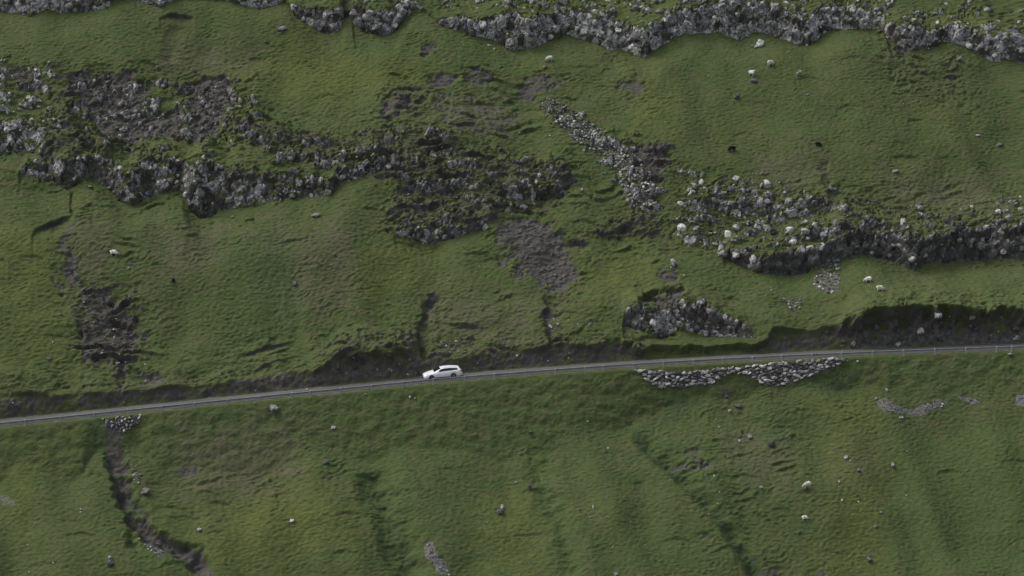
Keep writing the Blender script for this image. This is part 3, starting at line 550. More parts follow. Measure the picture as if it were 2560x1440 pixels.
add_out('dark cliff with white boulders beyond the overhang on the right', [[(2220, 540), (2360, 530), (2480, 505), (2580, 485), (2580, 640), (2480, 628), (2400, 636), (2335, 645), (2300, 668), (2255, 650)]], 220, 0.22, 1.1, {'p': 0.4, 'g': 0.4, 'd': 0.2}, 2.3, 0.5, 0.5, dens=0.95)
add_out('small white-streaked crag left of the dark hollow above the road', [(1572, 778), (1600, 768), (1650, 775), (1652, 838), (1605, 836), (1575, 815)], 50, 0.25, 0.9, {'p': 0.4, 'g': 0.35, 'd': 0.25}, 2.0, 0.5)
add_out('fan-shaped crag right of the dark hollow above the road', [(1700, 755), (1745, 752), (1780, 770), (1830, 795), (1872, 818), (1868, 840), (1800, 838), (1740, 830), (1705, 815)], 110, 0.2, 0.9, {'p': 0.22, 'g': 0.55, 'd': 0.23}, 2.0, 0.5)
add_out('tall dark rock cutting beside the road at the right', [(2090, 862), (2140, 820), (2200, 795), (2330, 786), (2480, 792), (2570, 806), (2570, 858), (2400, 866), (2250, 872)], 150, 0.25, 1.1, DARKS, 2.0, 0.5)
add_out('dark rock cutting above the road just left of the car', [(800, 920), (850, 895), (960, 878), (1040, 875), (1058, 905), (1050, 932), (960, 944), (830, 948)], 60, 0.25, 0.9, DARKS, 2.0, 0.55)
add_out('low dark crag with white stones left of the centre landslip', [[(985, 560), (1030, 555), (1130, 565), (1230, 545), (1228, 572), (1100, 600), (1010, 596)], [(1095, 575), (1125, 575), (1125, 602), (1098, 602)]], 60, 0.18, 0.7, MIXD, 2.0, 0.55)
add_out('dark hummocky crag above the centre landslip', [(1230, 500), (1350, 460), (1440, 445), (1430, 475), (1350, 510), (1290, 540), (1240, 545)], 60, 0.18, 0.75, DARKS, 2.0, 0.6)
add_out('grey rocks beside the gully mouth above the road centre', [[(1360, 785), (1400, 785), (1402, 825), (1368, 828)], [(1420, 800), (1470, 795), (1500, 790), (1500, 812), (1440, 815)], [(1085, 855), (1160, 850), (1170, 870), (1100, 875)]], 60, 0.18, 0.7, MIXD, 2.0, 0.55)

# hillside: one sheet; the bare faces of the crags are cut out of it and belong to their outcrops
P = world(A.astype(float), B.astype(float), H.astype(float)).reshape(-1, 3); nv = NA*NB
idx = np.arange(nv, dtype=np.int32).reshape(NB, NA)
Q = np.stack([idx[:-1, :-1], idx[:-1, 1:], idx[1:, 1:], idx[1:, :-1]], -1).reshape(-1, 4)
G3 = P.reshape(NB, NA, 3); NRM = np.cross(np.gradient(G3, axis=1), np.gradient(G3, axis=0)).reshape(-1, 3); NRM /= np.linalg.norm(NRM, axis=1)[:, None]+1e-12
CHN = {'bare_ground': np.stack([x.ravel() for x in (rock, lich, soil, grav)], -1).astype(f32), 'growth': np.stack([x.ravel() for x in (lush, yell, brown, moss)], -1).astype(f32)}
UVS = np.stack([A.ravel(), B.ravel()+0.6*H.ravel()], -1).astype(f32)
def sheet(name, faces):
    vid, inv = np.unique(faces.ravel(), return_inverse=True); nf = len(faces)
    me = bpy.data.meshes.new(name); me.vertices.add(len(vid)); me.vertices.foreach_set('co', P[vid].astype(f32).ravel())
    me.loops.add(nf*4); me.loops.foreach_set('vertex_index', inv.astype(np.int32)); me.polygons.add(nf)
    me.polygons.foreach_set('loop_start', np.arange(0, nf*4, 4, dtype=np.int32)); me.polygons.foreach_set('loop_total', np.full(nf, 4, np.int32))
    me.update(calc_edges=True); me.polygons.foreach_set('use_smooth', np.ones(nf, bool))
    ul = me.uv_layers.new(name='slope'); ul.data.foreach_set('uv', UVS[faces.ravel()].ravel())
    for nm_, ch in CHN.items():
        at = me.attributes.new(nm_, 'FLOAT_COLOR', 'POINT'); at.data.foreach_set('color', ch[vid].ravel())
    me.materials.append(GM); me.normals_split_custom_set_from_vertices(NRM[vid].tolist())
    o = bpy.data.objects.new(name, me); COL.objects.link(o); return o
FC_ = P[Q[:, 0]]*0.5+P[Q[:, 2]]*0.5; rel = FC_-CAM; dz = rel @ VD
FX = 1280+FPX*(rel @ VR)/dz; FY = 720-FPX*(rel @ VU)/dz
bareF = (rock.ravel()[Q[:, 0]]+rock.ravel()[Q[:, 2]])*0.5 > 0.42
owner = np.full(len(Q), -1, np.int32); best = np.full(len(Q), 26.0)
cand = np.nonzero(bareF & (FX > -120) & (FX < 2680) & (FY > -90))[0]
for oi_, q in enumerate(OUTS):
    for poly in q[1]:
        xs_ = [p[0] for p in poly]; ys_ = [p[1] for p in poly]
        c = cand[(FX[cand] > min(xs_)-26) & (FX[cand] < max(xs_)+26) & (FY[cand] > min(ys_)-26) & (FY[cand] < max(ys_)+26)]
        x, y = FX[c], FY[c]; d2 = np.full(len(c), 1e9); ins = np.zeros(len(c), bool)
        for k in range(len(poly)):
            (x0, y0), (x1, y1) = poly[k-1], poly[k]; dx, dy = x1-x0, y1-y0
            t_ = np.clip(((x-x0)*dx+(y-y0)*dy)/(dx*dx+dy*dy+1e-9), 0, 1); d2 = np.minimum(d2, (x-x0-t_*dx)**2+(y-y0-t_*dy)**2)
            if dy: ins ^= ((y0 > y) != (y1 > y)) & (x < dx*(y-y0)/dy+x0)
        d = np.where(ins, -1.0, np.sqrt(d2)); w_ = d < best[c]; best[c[w_]] = d[w_]; owner[c[w_]] = oi_
GW = NA-1; left = {}
for f_ in np.nonzero(owner >= 0)[0].tolist(): left[f_] = int(owner[f_])
FACES = {k: [] for k in range(len(OUTS))}
while left:
    f0, ow = left.popitem(); todo = [f0]; comp = [f0]
    while todo:
        f_ = todo.pop()
        for n_ in (f_-1, f_+1, f_-GW, f_+GW):
            if left.get(n_) == ow: del left[n_]; todo.append(n_); comp.append(n_)
    if len(comp) >= 90: FACES[ow].append(np.array(comp))
    else: owner[comp] = -1
hill = sheet('hillside', Q[owner < 0]); tag(hill, kind='structure')

# road
def road_pt(a, y, z=0.0):
    b0 = road_b(a); return Vector((float(a), float(b0*CP+y), float(b0*SP+z)))
ROADM, rt, rp = mat('worn_asphalt', 0.85, 0.3); t = NT(rt); oc = t.n('ShaderNodeTexCoord').outputs['Object']
c = t.mix(t.ramp(t.noise(oc, 0.5, 4, 0.6, (0.25, 1.6, 1)), 0.3, 0.7), (0.080, 0.079, 0.079), (0.125, 0.122, 0.121)); c = t.mix(t.ramp(t.noise(oc, 9, 3), 0.4, 0.7), c, (0.12, 0.116, 0.112)); t.l(c, rp.inputs['Base Color'])
vs, fs = [], []
for i, a in enumerate(np.arange(-200, 200.1, 0.5)):
    w = 0.10*float(gn(np.array([a/2.1]), np.array([0.3]), 3)[0])+0.06*float(gn(np.array([a/0.7]), np.array([0.3]), 4)[0])
    for y, z in ((-1.38+w, -0.12), (-1.32+w, 0.03), (0, 0.06), (1.36+w, 0.03), (1.42+w, -0.12)): vs.append(road_pt(a, y, z))
    if i:
        for k in range(4): fs.append((5*i-5+k, 5*i+k, 5*i+k+1, 5*i-4+k))
road = mesh_obj('road', vs, [f for f in fs], ROADM, smooth=False); tag(road, kind='structure')

# guard rail
STEEL = plain('weathered_galvanised_steel', (0.23, 0.23, 0.232), 0.7, 0.0, 0.3, 0.25, 1.5); POSTM = plain('grey_timber_post', (0.36, 0.35, 0.335), 0.85, 0, 0.2, 0.3, 3)
GR = empty('guard_rail', road_pt(0, -2.2, 0)); g0 = Vector(GR.location)
tag(GR, 'long grey guard rail on short posts along the outer edge of the road', 'guard rail')
prof = [(0.0, 0.60), (0.055, 0.575), (0.055, 0.535), (0.0, 0.475), (0.0, 0.425), (0.055, 0.365), (0.055, 0.325), (0.0, 0.30)]
vs, fs = [], []; n = len(prof)
for i, a in enumerate(np.arange(-130, 130.1, 1.0)):
    for yy, zz in prof: vs.append(road_pt(a, -2.15-yy, zz+0.02)-g0)
    for yy, zz in prof: vs.append(road_pt(a, -2.13-yy, zz+0.02)-g0)
    if i:
        k0, k1 = (i-1)*2*n, i*2*n
        for k in range(n-1):
            fs.append((k0+k, k1+k, k1+k+1, k0+k+1)); fs.append((k0+n+k, k0+n+k+1, k1+n+k+1, k1+n+k))
        fs.append((k0, k0+n, k1+n, k1)); fs.append((k0+n-1, k1+n-1, k1+2*n-1, k0+2*n-1))
mesh_obj('rail', vs, fs, STEEL, GR)
post_px = [-180, -98, -15, 66, 153, 237, 321, 404, 486, 567, 646, 728, 774, 849, 926, 1003, 1079, 1156, 1231, 1308, 1382, 1457, 1501, 1576, 1651, 1725, 1798, 1872, 1945, 2020, 2093, 2170, 2247, 2325, 2402, 2478, 2515, 2590, 2665, 2740]
bmp = bmesh.new(); bmesh.ops.create_cube(bmp, size=1)
for v in bmp.verts: v.co.x *= 0.19; v.co.y *= 0.15; v.co.z = v.co.z*1.45
bmesh.ops.bevel(bmp, geom=bmp.edges[:], offset=0.012, segments=1, affect='EDGES')
pm = bpy.data.meshes.new('post'); bmp.to_mesh(pm); bmp.free(); pm.materials.append(POSTM)
pa, _ = pix2ab(post_px, np.interp(post_px, rx, ry)+8)
for a in pa:
    o = bpy.data.objects.new('post', pm); COL.objects.link(o); o.parent = GR
    o.location = road_pt(a, -2.285, 0.675-0.675+random.uniform(-0.03, 0.03)+0.0)-g0; o.rotation_euler = (random.uniform(-.05, .05), random.uniform(-.05, .05), random.uniform(-.1, .1))
# ------------------------------------------------------------------ stones
rs = np.random.default_rng(23)
def hull_mesh(seed, n, jit, nm, flat=1.0):
    r = np.random.default_rng(seed); p = r.normal(size=(n, 3)); p /= np.linalg.norm(p, axis=1)[:, None]
    p *= 0.5*(1-jit*r.random((n, 1))); p[:, 2] *= flat; p[:, 0] *= 1.15
    b = bmesh.new(); [b.verts.new(tuple(v)) for v in p]; b.verts.ensure_lookup_table()
    bmesh.ops.convex_hull(b, input=b.verts[:]); bmesh.ops.delete(b, geom=[v for v in b.verts if not v.link_faces], context='VERTS')
    m = bpy.data.meshes.new(nm); b.to_mesh(m); b.free(); return m
def lumpy_mesh(seed, nm, cuts=9):
    r = random.Random(seed); b = bmesh.new(); bmesh.ops.create_icosphere(b, subdivisions=3, radius=0.5)
    pl = [(Vector((r.gauss(0, 1), r.gauss(0, 1), r.gauss(0, 1))).normalized(), r.uniform(0.27, 0.42)) for _ in range(cuts)]
    for v in b.verts:
        for nn, d in pl:
            e = v.co.dot(nn)-d
            if e > 0: v.co -= nn*e*0.92
        q = v.co*5.2+Vector((seed*3.1, 0, 0))
        v.co += v.co.normalized()*float(0.06*gn(np.array([q.x+q.z*0.7]), np.array([q.y+q.z*0.4]), seed)[0])
    m = bpy.data.meshes.new(nm); b.to_mesh(m); b.free(); return m
VARS = {}
for key, m_ in (('p', M_PALE), ('g', M_GREY), ('d', M_DARK)):
    VARS[key] = [hull_mesh(100+k, 15+k % 5, 0.4, 'stone') for k in range(9)]; VARS[key.upper()] = [lumpy_mesh(40+k, 'boulder') for k in range(6)]
    for me_ in VARS[key]+VARS[key.upper()]: me_.materials.append(m_)
def at_px(px, py, lift=0.0):
    a, b = land(px, py); return world(a, b, hof(a, b)+lift)
def put(name, me_, loc, size, rot, parent=None, base=None):
    o = bpy.data.objects.new(name, me_); COL.objects.link(o)
    o.location = Vector(loc)-(base if base is not None else Vector()); o.scale = size; o.rotation_euler = rot; o.parent = parent; return o
def in_poly(x, y, pts):
    c = False
    for k in range(len(pts)):
        x0, y0 = pts[k-1]; x1, y1 = pts[k]
        if (y0 > y) != (y1 > y) and x < (x1-x0)*(y-y0)/(y1-y0)+x0: c = not c
    return c
def sample(polys, n, smin, smax, pw=2.2, gap=0.42, clump=0.0):
    """stones of size smin..smax metres packed over photo polygons, the largest first"""
    if not isinstance(polys[0], list): polys = [polys]
    out = []; sizes = sorted((smin+(smax-smin)*rs.random()**pw for _ in range(n)), reverse=True)
    ar = []
    for p in polys:
        xs = [q[0] for q in p]; ys = [q[1] for q in p]; ar.append((min(xs), max(xs), min(ys), max(ys)))
    wts = np.array([(r[1]-r[0])*(r[3]-r[2]) for r in ar]); wts = wts/wts.sum()
    for s in sizes:
        for _ in range(14):
            k = rs.choice(len(polys), p=wts); r = ar[k]
            x = rs.uniform(r[0], r[1]); y = rs.uniform(r[2], r[3])
            if not in_poly(x, y, polys[k]): continue
            if clump and gn(np.array([x/26.0]), np.array([y/20.0]), 7)[0] < rs.uniform(-0.5, 0.6)*clump-0.05: continue
            g_ = s/0.048*gap
            if all((x-q[0])**2+((y-q[1])*1.25)**2 > (g_+q[2]/0.048*gap)**2 for q in out): out.append((x, y, s)); break
    return out
def kind_of(mix): return rs.choice(list(mix), p=np.array(list(mix.values()))/sum(mix.values()))
def rnd_rot(tilt=0.5): return (rs.uniform(-tilt, tilt), rs.uniform(-tilt, tilt), rs.uniform(0, 6.28))
def dims(s, flat=0.75): return (s*rs.uniform(0.85, 1.3), s*rs.uniform(0.75, 1.1), s*flat*rs.uniform(0.8, 1.25))
def joined(name, items, mix, parent=None, base=None, flat=0.75, lift=0.12):
    vs, fs, mi = [], [], []; n0 = 0; mats = [M_PALE, M_GREY, M_DARK]; order = 'pgd'
    pts = at_px([i[0] for i in items], [i[1] for i in items])
    for (x, y, s), loc in zip(items, pts):
        k = str(kind_of(mix)); src = VARS[k][rs.integers(9)]
        from mathutils import Euler
        Mx = Matrix.LocRotScale(Vector(loc)+Vector(NV)*s*lift-(base or Vector()), Euler(rnd_rot()), Vector(dims(s, flat)))
        for v in src.vertices: vs.append(Mx @ v.co)
        for f in src.polygons: fs.append([n0+i for i in f.vertices]); mi.append(order.index(k))
        n0 += len(src.vertices)
    m = bpy.data.meshes.new(name); m.from_pydata(vs, [], fs)
    for q in mats: m.materials.append(q)
    m.polygons.foreach_set('material_index', mi); o = bpy.data.objects.new(name, m); COL.objects.link(o); o.parent = parent
    tag(o, kind='stuff'); return o

def build_outcrop(label, polys, n, smin, smax, mix, pw, gap, clump, dens):
    own = [k for k, q in enumerate(OUTS) if q[0] == label][0]
    it = sample(polys, int(n*dens), smin*0.9, smax*1.15, pw*1.15, gap*1.1, max(clump, 0.7 if dens < 0.7 else 0.35))
    pts = at_px([i[0] for i in it], [i[1] for i in it])
    lo = pts[np.argmin(pts[:, 2])]
    E = empty('rock_outcrop', lo); tag(E, label, 'rock outcrop', 'rock outcrops on the hillside'); base = Vector(lo)
    for comp in FACES[own]:
        f = sheet('rock_face', Q[comp]); f.parent = E; f.location = -base
    for (x, y, s), loc in zip(it[:300], pts):
        k = str(kind_of(mix)); k = k.upper() if s > 0.75 else k
        put('boulder' if s > 0.75 else 'rock', random.choice(VARS[k]), Vector(loc)-Vector(NV)*s*0.22, (s*rs.uniform(0.7, 1.15), s*rs.uniform(0.7, 1.1), s*rs.uniform(0.7, 1.3)), rnd_rot(0.7), E, base)
    return E
for q in OUTS: build_outcrop(*q)

# retaining wall below the road
it = sample([WALL_A, WALL_B], 900, 0.17, 0.78, 2.0, 0.38)
it = [q for q in it if math.hypot(q[0]-1699, q[1]-937) > 7]
pts = at_px([i[0] for i in it], [i[1] for i in it]); wl = pts[np.argmin(pts[:, 2])]; WE = empty('retaining_wall', wl)
tag(WE, 'dry stone retaining wall of pale stones under the road in two lobes', 'stone wall', kind='thing')
for (x, y, s), loc in zip(it[:300], pts):
    k = str(kind_of({'p': 0.48, 'g': 0.42, 'd': 0.1}))
    put('stone', random.choice(VARS[k]), Vector(loc)+Vector((0, -0.10*s, 0.03)), (s*rs.uniform(1.1, 1.5), s*0.9, s*rs.uniform(0.6, 0.85)), (rs.uniform(-.3, .3), rs.uniform(-.25, .25), rs.uniform(-.6, .6)), WE, Vector(wl))
joined('small_stones', it[300:], {'p': 0.35, 'g': 0.5, 'd': 0.15}, WE, Vector(wl))
dm = plain('drain_shade', (0.02, 0.02, 0.022), 0.9)  # near-black colour stands in for the shade inside the drain mouth
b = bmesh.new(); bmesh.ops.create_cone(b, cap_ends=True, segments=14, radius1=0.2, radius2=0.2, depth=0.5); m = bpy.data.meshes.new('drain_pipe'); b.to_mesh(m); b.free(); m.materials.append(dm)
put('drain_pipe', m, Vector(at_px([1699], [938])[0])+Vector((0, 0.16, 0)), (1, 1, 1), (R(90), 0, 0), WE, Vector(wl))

# loose stones
def loose(label, group, polys, n, top, smin, smax, mix, pw=2.0, gap=0.45, clump=0.0, name='loose_stone', stuff='loose_stones'):
    it = sample(polys, n, smin, smax, pw, gap, clump)
    pts = at_px([i[0] for i in it], [i[1] for i in it])
    for (x, y, s), loc in zip(it[:top], pts):
        k = str(kind_of(mix)); o = put(name, random.choice(VARS[k]), Vector(loc)+Vector(NV)*s*0.14, dims(s), rnd_rot(0.6)); tag(o, label, 'stone', group)
    if len(it) > top: joined(stuff, it[top:], mix)
SCREE = [(1350, 256), (1368, 245), (1425, 268), (1485, 312), (1545, 348), (1600, 400), (1630, 450), (1640, 490), (1632, 530), (1590, 524), (1562, 480), (1538, 432), (1495, 386), (1435, 348), (1390, 308)]
loose('pale stone in the diagonal scree run right of centre', 'stones of the diagonal scree', SCREE, 900, 110, 0.12, 0.62, {'p': 0.55, 'g': 0.40, 'd': 0.05}, 2.4, 0.34)
loose('stone of the grey heap at the head of the left gully under the road', 'stones of the culvert heap', [(256, 1048), (300, 1043), (352, 1039), (348, 1056), (316, 1080), (282, 1080)], 90, 40, 0.16, 0.6, {'p': 0.35, 'g': 0.5, 'd': 0.15}, 1.8, 0.42)
loose('stone of the pale scree tongue below the dark overhang', 'stones of the upper scree tongue', [[(2035, 690), (2060, 672), (2100, 688), (2096, 728), (2060, 734), (2036, 716)], [(2066, 650), (2100, 648), (2098, 675), (2070, 676)]], 110, 45, 0.16, 0.65, LIGHT, 2.0, 0.45)
loose('stone of the small scree tip left of the pale tongue', 'stones of the lower scree tip', [(1945, 742), (1985, 752), (2010, 750), (2000, 774), (1982, 778)], 50, 20, 0.15, 0.5, LIGHT, 2.0, 0.5)
loose('stone beside the lower part of the left gully', 'stones along the gully', [[(325, 1150), (352, 1170), (350, 1212), (335, 1216)], [(345, 1345), (430, 1370), (400, 1388), (370, 1375)]], 60, 20, 0.13, 0.4, MIXD, 2.0, 0.55)
loose('small grey stone in the gravel scrape at the right below the road', 'stones of the gravel scrape', [[(2192, 1000), (2215, 992), (2240, 1015), (2290, 1022), (2330, 1002), (2378, 1002), (2350, 1025), (2280, 1042), (2212, 1030)], [(2395, 992), (2440, 994), (2448, 1010), (2410, 1008)]], 110, 20, 0.1, 0.36, MIXD, 2.2, 0.6, 0.6)
loose('small grey stone in the scrape at the bottom centre edge', 'stones of the bottom scrape', [(1058, 1372), (1080, 1356), (1128, 1440), (1092, 1440)], 70, 12, 0.1, 0.36, MIXD, 2.2, 0.5)

BOULD = [  # x, y, width px, height px, mat, label
 (684, 1018, 25, 30, 'p', 'large pale boulder in the grass just below the road, left of the car'), (833, 1067, 17, 11, 'p', 'low white stone in grass below the road between the large boulder and the car'),
 (814, 1151, 20, 17, 'g', 'leaning grey wedge of stone in lower grass, right of a small pointed one'), (745, 1176, 15, 9, 'g', 'small pointed grey stone left of the leaning grey wedge'),
 (730, 1300, 16, 11, 'p', 'small white stone alone in yellow grass, bottom left of centre'), (498, 1323, 14, 14, 'p', 'bright white stone right of the left gully'), (201, 1272, 10, 9, 'p', 'upper of two white stones touching, left of the left gully'),
 (203, 1280, 9, 8, 'p', 'lower of two white stones touching, left of the left gully'), (276, 1406, 22, 20, 'g', 'grey boulder near the bottom left corner with a pale top'), (274, 1392, 9, 12, 'p', 'white stone perched on the grey boulder near the bottom left corner'),
 (364, 1225, 31, 20, 'g', 'flat grey boulder on the right bank of the left gully'), (1250, 1277, 22, 22, 'g', 'triangular grey rock in lower grass at bottom centre'), (1255, 1265, 9, 16, 'p', 'thin upright white slab on the triangular grey rock'),
 (1325, 1079, 14, 8, 'g', 'small grey stone in lower grass above the shallow furrow'), (1470, 1053, 6, 5, 'p', 'tiny white stone in grass below the road, right of centre'), (1322, 1214, 12, 10, 'g', 'stone at the mouth of a small brown burrow in lower grass'),
 (1539, 1434, 12, 20, 'p', 'upright white stone at the bottom edge right of centre'), (1476, 1292, 7, 7, 'p', 'small white round stone in lower grass, left of the diagonal ditch'), (1483, 1266, 6, 13, 'p', 'thin white standing stone left of the diagonal ditch'),
 (1447, 1273, 9, 7, 'g', 'faint grey stone left of the thin white standing stone'), (1845, 1013, 27, 17, 'g', 'long grey rock beside a dark hollow below the stone wall'), (1824, 1026, 11, 8, 'p', 'pale stone left under the long grey rock below the stone wall'),
 (1816, 990, 12, 8, 'g', 'stone at the lip of a brown hollow close under the stone wall'), (1789, 1048, 7, 6, 'p', 'upper of two tiny white stones below the stone wall'), (1797, 1067, 7, 7, 'p', 'lower of two tiny white stones below the stone wall'),
 (1874, 1090, 14, 18, 'p', 'knobbly white rock right of the cream stone in lower right grass'), (1849, 1101, 11, 8, 'p', 'cream stone beside a small dark hole in lower right grass'), (1928, 1107, 22, 22, 'd', 'dark grey wedge rock in lower right grass'),
 (2217, 974, 11, 11, 'p', 'white stone above the gravel scrape at the right'), (2253, 1043, 16, 7, 'p', 'flat white stone on the lower lip of the gravel scrape'), (2190, 994, 7, 6, 'p', 'small white stone left of the gravel scrape'),
 (2114, 1141, 14, 11, 'p', 'white stone, upper left of the group on the yellow strip'), (2125, 1152, 8, 6, 'p', 'small white stone touching the upper left stone on the yellow strip'), (2146, 1174, 12, 12, 'g', 'pale grey stone in the middle of the yellow strip group'),
 (2231, 1160, 11, 20, 'p', 'tall white stone standing right of the yellow strip'), (2097, 1203, 8, 9, 'p', 'white stone lower left in the yellow strip group, upper of a pair'), (2096, 1217, 7, 6, 'p', 'white stone lower left in the yellow strip group, lower of a pair'),
 (2105, 1249, 7, 9, 'p', 'small white stone below the pair on the yellow strip'), (2147, 1253, 10, 8, 'p', 'small white stone right of the lowest one on the yellow strip'), (2188, 1316, 12, 8, 'g', 'flat pale stone low on the yellow strip'),
 (2172, 1396, 16, 18, 'g', 'double grey stone near the bottom edge, right'), (1763, 1187, 9, 9, 'p', 'left white stone at the foot of the brown slip'), (1785, 1189, 7, 10, 'p', 'right white stone at the foot of the brown slip'),
 (1902, 1217, 12, 11, 'p', 'pale stone above the terraced grass, lower right'), (1798, 1230, 6, 6, 'p', 'tiny stone right of the diagonal ditch'), (1760, 1253, 6, 6, 'p', 'tiny stone on the edge of the diagonal ditch, upper'), (1772, 1285, 6, 6, 'p', 'tiny stone on the edge of the diagonal ditch, lower'),
 (736, 707, 15, 15, 'g', 'grey stone alone in the wavy grass of the left middle slope'), (705, 68, 30, 16, 'g', 'flat grey rock in the top grass left of the rounded crags'), (665, 103, 14, 9, 'd', 'small dark stone in the top grass below the flat grey rock'),
 (960, 104, 7, 6, 'p', 'tiny white stone on green grass under the right rounded crag'), (1222, 112, 10, 9, 'p', 'left white stone of the trio under the pale cliff'), (1228, 113, 7, 10, 'p', 'middle white stone of the trio under the pale cliff'),
 (1236, 122, 11, 11, 'p', 'right white stone of the trio under the pale cliff'), (1125, 486, 16, 10, 'g', 'pale slab in the green patch left of the dark hummocks'), (1140, 495, 10, 7, 'p', 'white stone touching the pale slab in the green patch'),
 (1348, 438, 15, 16, 'p', 'bright white boulder among the dark hummocks at the centre'), (1340, 453, 9, 14, 'p', 'white stone under the bright boulder among the dark hummocks'), (1455, 473, 9, 11, 'p', 'white stone in green grass right of the dark hummocks'),
 (1840, 240, 20, 19, 'g', 'round grey boulder alone on the upper right pasture'), (1899, 104, 28, 30, 'p', 'big pinkish grey boulder under the top right cliff'), (1889, 116, 13, 12, 'p', 'round pale stone in front of the big pinkish boulder'),
 (1880, 114, 12, 10, 'g', 'stone left of the big pinkish boulder'), (1884, 199, 24, 16, 'g', 'brownish rock directly below the white sheep on the upper right pasture'), (2019, 236, 10, 9, 'g', 'small greenish stone on the upper right pasture'),
 (2398, 145, 20, 18, 'g', 'grey boulder under the far right rock band'), (2444, 337, 14, 8, 'p', 'small pale stone on the right pasture near its far edge'), (2498, 361, 26, 9, 'g', 'flat grey slab on the right pasture near its far edge'),
 (2238, 427, 24, 13, 'p', 'flat pale rock on the right pasture above the dry grass'), (1683, 653, 20, 25, 'p', 'round white boulder on the grass left of the overhang'), (1677, 667, 9, 7, 'p', 'small white stone under the round white boulder'),
 (1710, 687, 8, 8, 'p', 'tiny white stone beside the bare patch under the round boulder'), (789, 536, 28, 12, 'g', 'flat grey rock in grass under the right end of the middle cliff'), (581, 541, 11, 8, 'g', 'small grey stone in grass under the middle cliff'),
 (273, 469, 15, 13, 'p', 'bright white stone on grass at the foot of the dark buttress'), (286, 480, 14, 9, 'g', 'grey stone right below the bright white one at the buttress'), (225, 466, 14, 6, 'p', 'long thin white stone on grass left of the dark buttress'),
 (363, 911, 7, 7, 'p', 'white stone in green grass right of the bare strip, left bank'), (294, 907, 13, 6, 'p', 'flat white stone on the brown bare strip above the road, left'), (313, 905, 7, 8, 'p', 'white stone right of the flat one on the brown bare strip'),
 (122, 895, 12, 10, 'g', 'grey stone in grass above the road at far left'), (132, 854, 6, 6, 'p', 'tiny white stone in grass at far left above the road'), (364, 953, 10, 8, 'p', 'white stone at the foot of the dark patch right of the bare strip'),
 (322, 669, 9, 7, 'p', 'white stone at the top of the dark streak under the white sheep'), (323, 740, 6, 6, 'p', 'tiny white stone below the dark streak on the left slope'), (767, 972, 8, 7, 'p', 'white stone on the inner verge of the road left of the car'),
 (637, 1007, 7, 6, 'p', 'tiny white stone under the rail left of the large pale boulder'), (913, 985, 8, 7, 'p', 'white stone in grass under the rail left of the car'), (1025, 992, 7, 10, 'p', 'left of two small white stones in grass below the car'),
 (1038, 995, 8, 8, 'p', 'right of two small white stones in grass below the car'), (2143, 902, 10, 8, 'p', 'white stone at the right tip of the retaining wall'), (2525, 884, 18, 9, 'g', 'pale flat stone under the rail at the right edge'),
 (1057, 608, 8, 8, 'p', 'small white stone in grass left of the low dark crag'), (1110, 592, 22, 18, 'p', 'white rock heap at the foot of the low dark crag'), (2300, 518, 20, 18, 'g', 'grey pointed boulder at the top of the dark right cliff'),
 (1300, 330, 6, 5, 'p', 'tiny pale stone left of the head of the diagonal scree'), (1945, 185-30, 5, 5, 'p', 'tiny pale stone right of the cream sheep on the pasture')]
pts = at_px([q[0] for q in BOULD], [q[1]+q[3]*0.3 for q in BOULD])
for (x, y, w, h, k, lab), loc in zip(BOULD, pts):
    sw, sh = w*0.048*0.84, h*0.048*0.84
    o = put('boulder', random.choice(VARS[k.upper() if max(w, h) > 10 else k]), Vector(loc)+Vector((0, -0.08*sh, 0.2*sh)), (sw, 0.5*(sw+sh), sh), (rs.uniform(-.2, .2), rs.uniform(-.2, .2), rs.uniform(-.4, .4)))
    tag(o, lab, 'boulder' if max(w, h) > 14 else 'stone', 'single stones in the grass')
# stray pebbles and small stones, too many to tell apart
it = [(rs.uniform(0, 2560), rs.uniform(100, 1440), 0.08+0.22*rs.random()**2.5) for _ in range(170)]
it = [q for q in it if abs(q[1]-np.interp(q[0], rx, ry)) > 24]
joined('scattered_small_stones', it, {'p': 0.6, 'g': 0.4})
it = sample([[(1060, 870), (1600, 860), (1600, 895), (1060, 930)], [(0, 1000), (780, 920), (780, 965), (0, 1045)], [(1850, 850), (2100, 830), (2100, 868), (1850, 880)]], 110, 0.1, 0.35, 2.2, 0.6); joined('bank_stones', it, {'p': 0.15, 'g': 0.5, 'd': 0.35})
it = sample([[(185, 185), (340, 180), (375, 270), (460, 300), (440, 345), (260, 340)], [(455, 195), (590, 228), (535, 350), (470, 355)], [(1240, 560), (1385, 562), (1445, 690), (1390, 735), (1285, 680)], [(1090, 260), (1290, 280), (1260, 330), (1100, 310)], [(190, 720), (345, 790), (305, 890), (200, 880)], [(1060, 340), (1420, 400), (1430, 470), (1250, 540), (1000, 560), (970, 500)]], 500, 0.1, 0.4, 2.4, 0.6); joined('scar_rubble', it, {'p': 0.1, 'g': 0.45, 'd': 0.45})

# ------------------------------------------------------------------ car
WHITE_P = plain('white_car_paint', (0.80, 0.80, 0.82), 0.25, 0, 0.5, 0.03); GLASS = plain('dark_tinted_glass', (0.015, 0.016, 0.02), 0.08, 0, 0.5); RUB = plain('black_rubber', (0.02, 0.02, 0.021), 0.8); RIM = plain('silver_alloy', (0.45, 0.45, 0.46), 0.35, 0.7)
LAMP = plain('clear_headlamp', (0.42, 0.43, 0.46), 0.1, 0.2, 0.6); TAIL = plain('red_tail_lamp', (0.25, 0.012, 0.012), 0.2); TRIM = plain('black_trim', (0.025, 0.025, 0.027), 0.5); SILV = plain('satin_roof_rail', (0.38, 0.38, 0.40), 0.4, 0.6); PLATE = plain('white_plate', (0.7, 0.7, 0.68), 0.4)
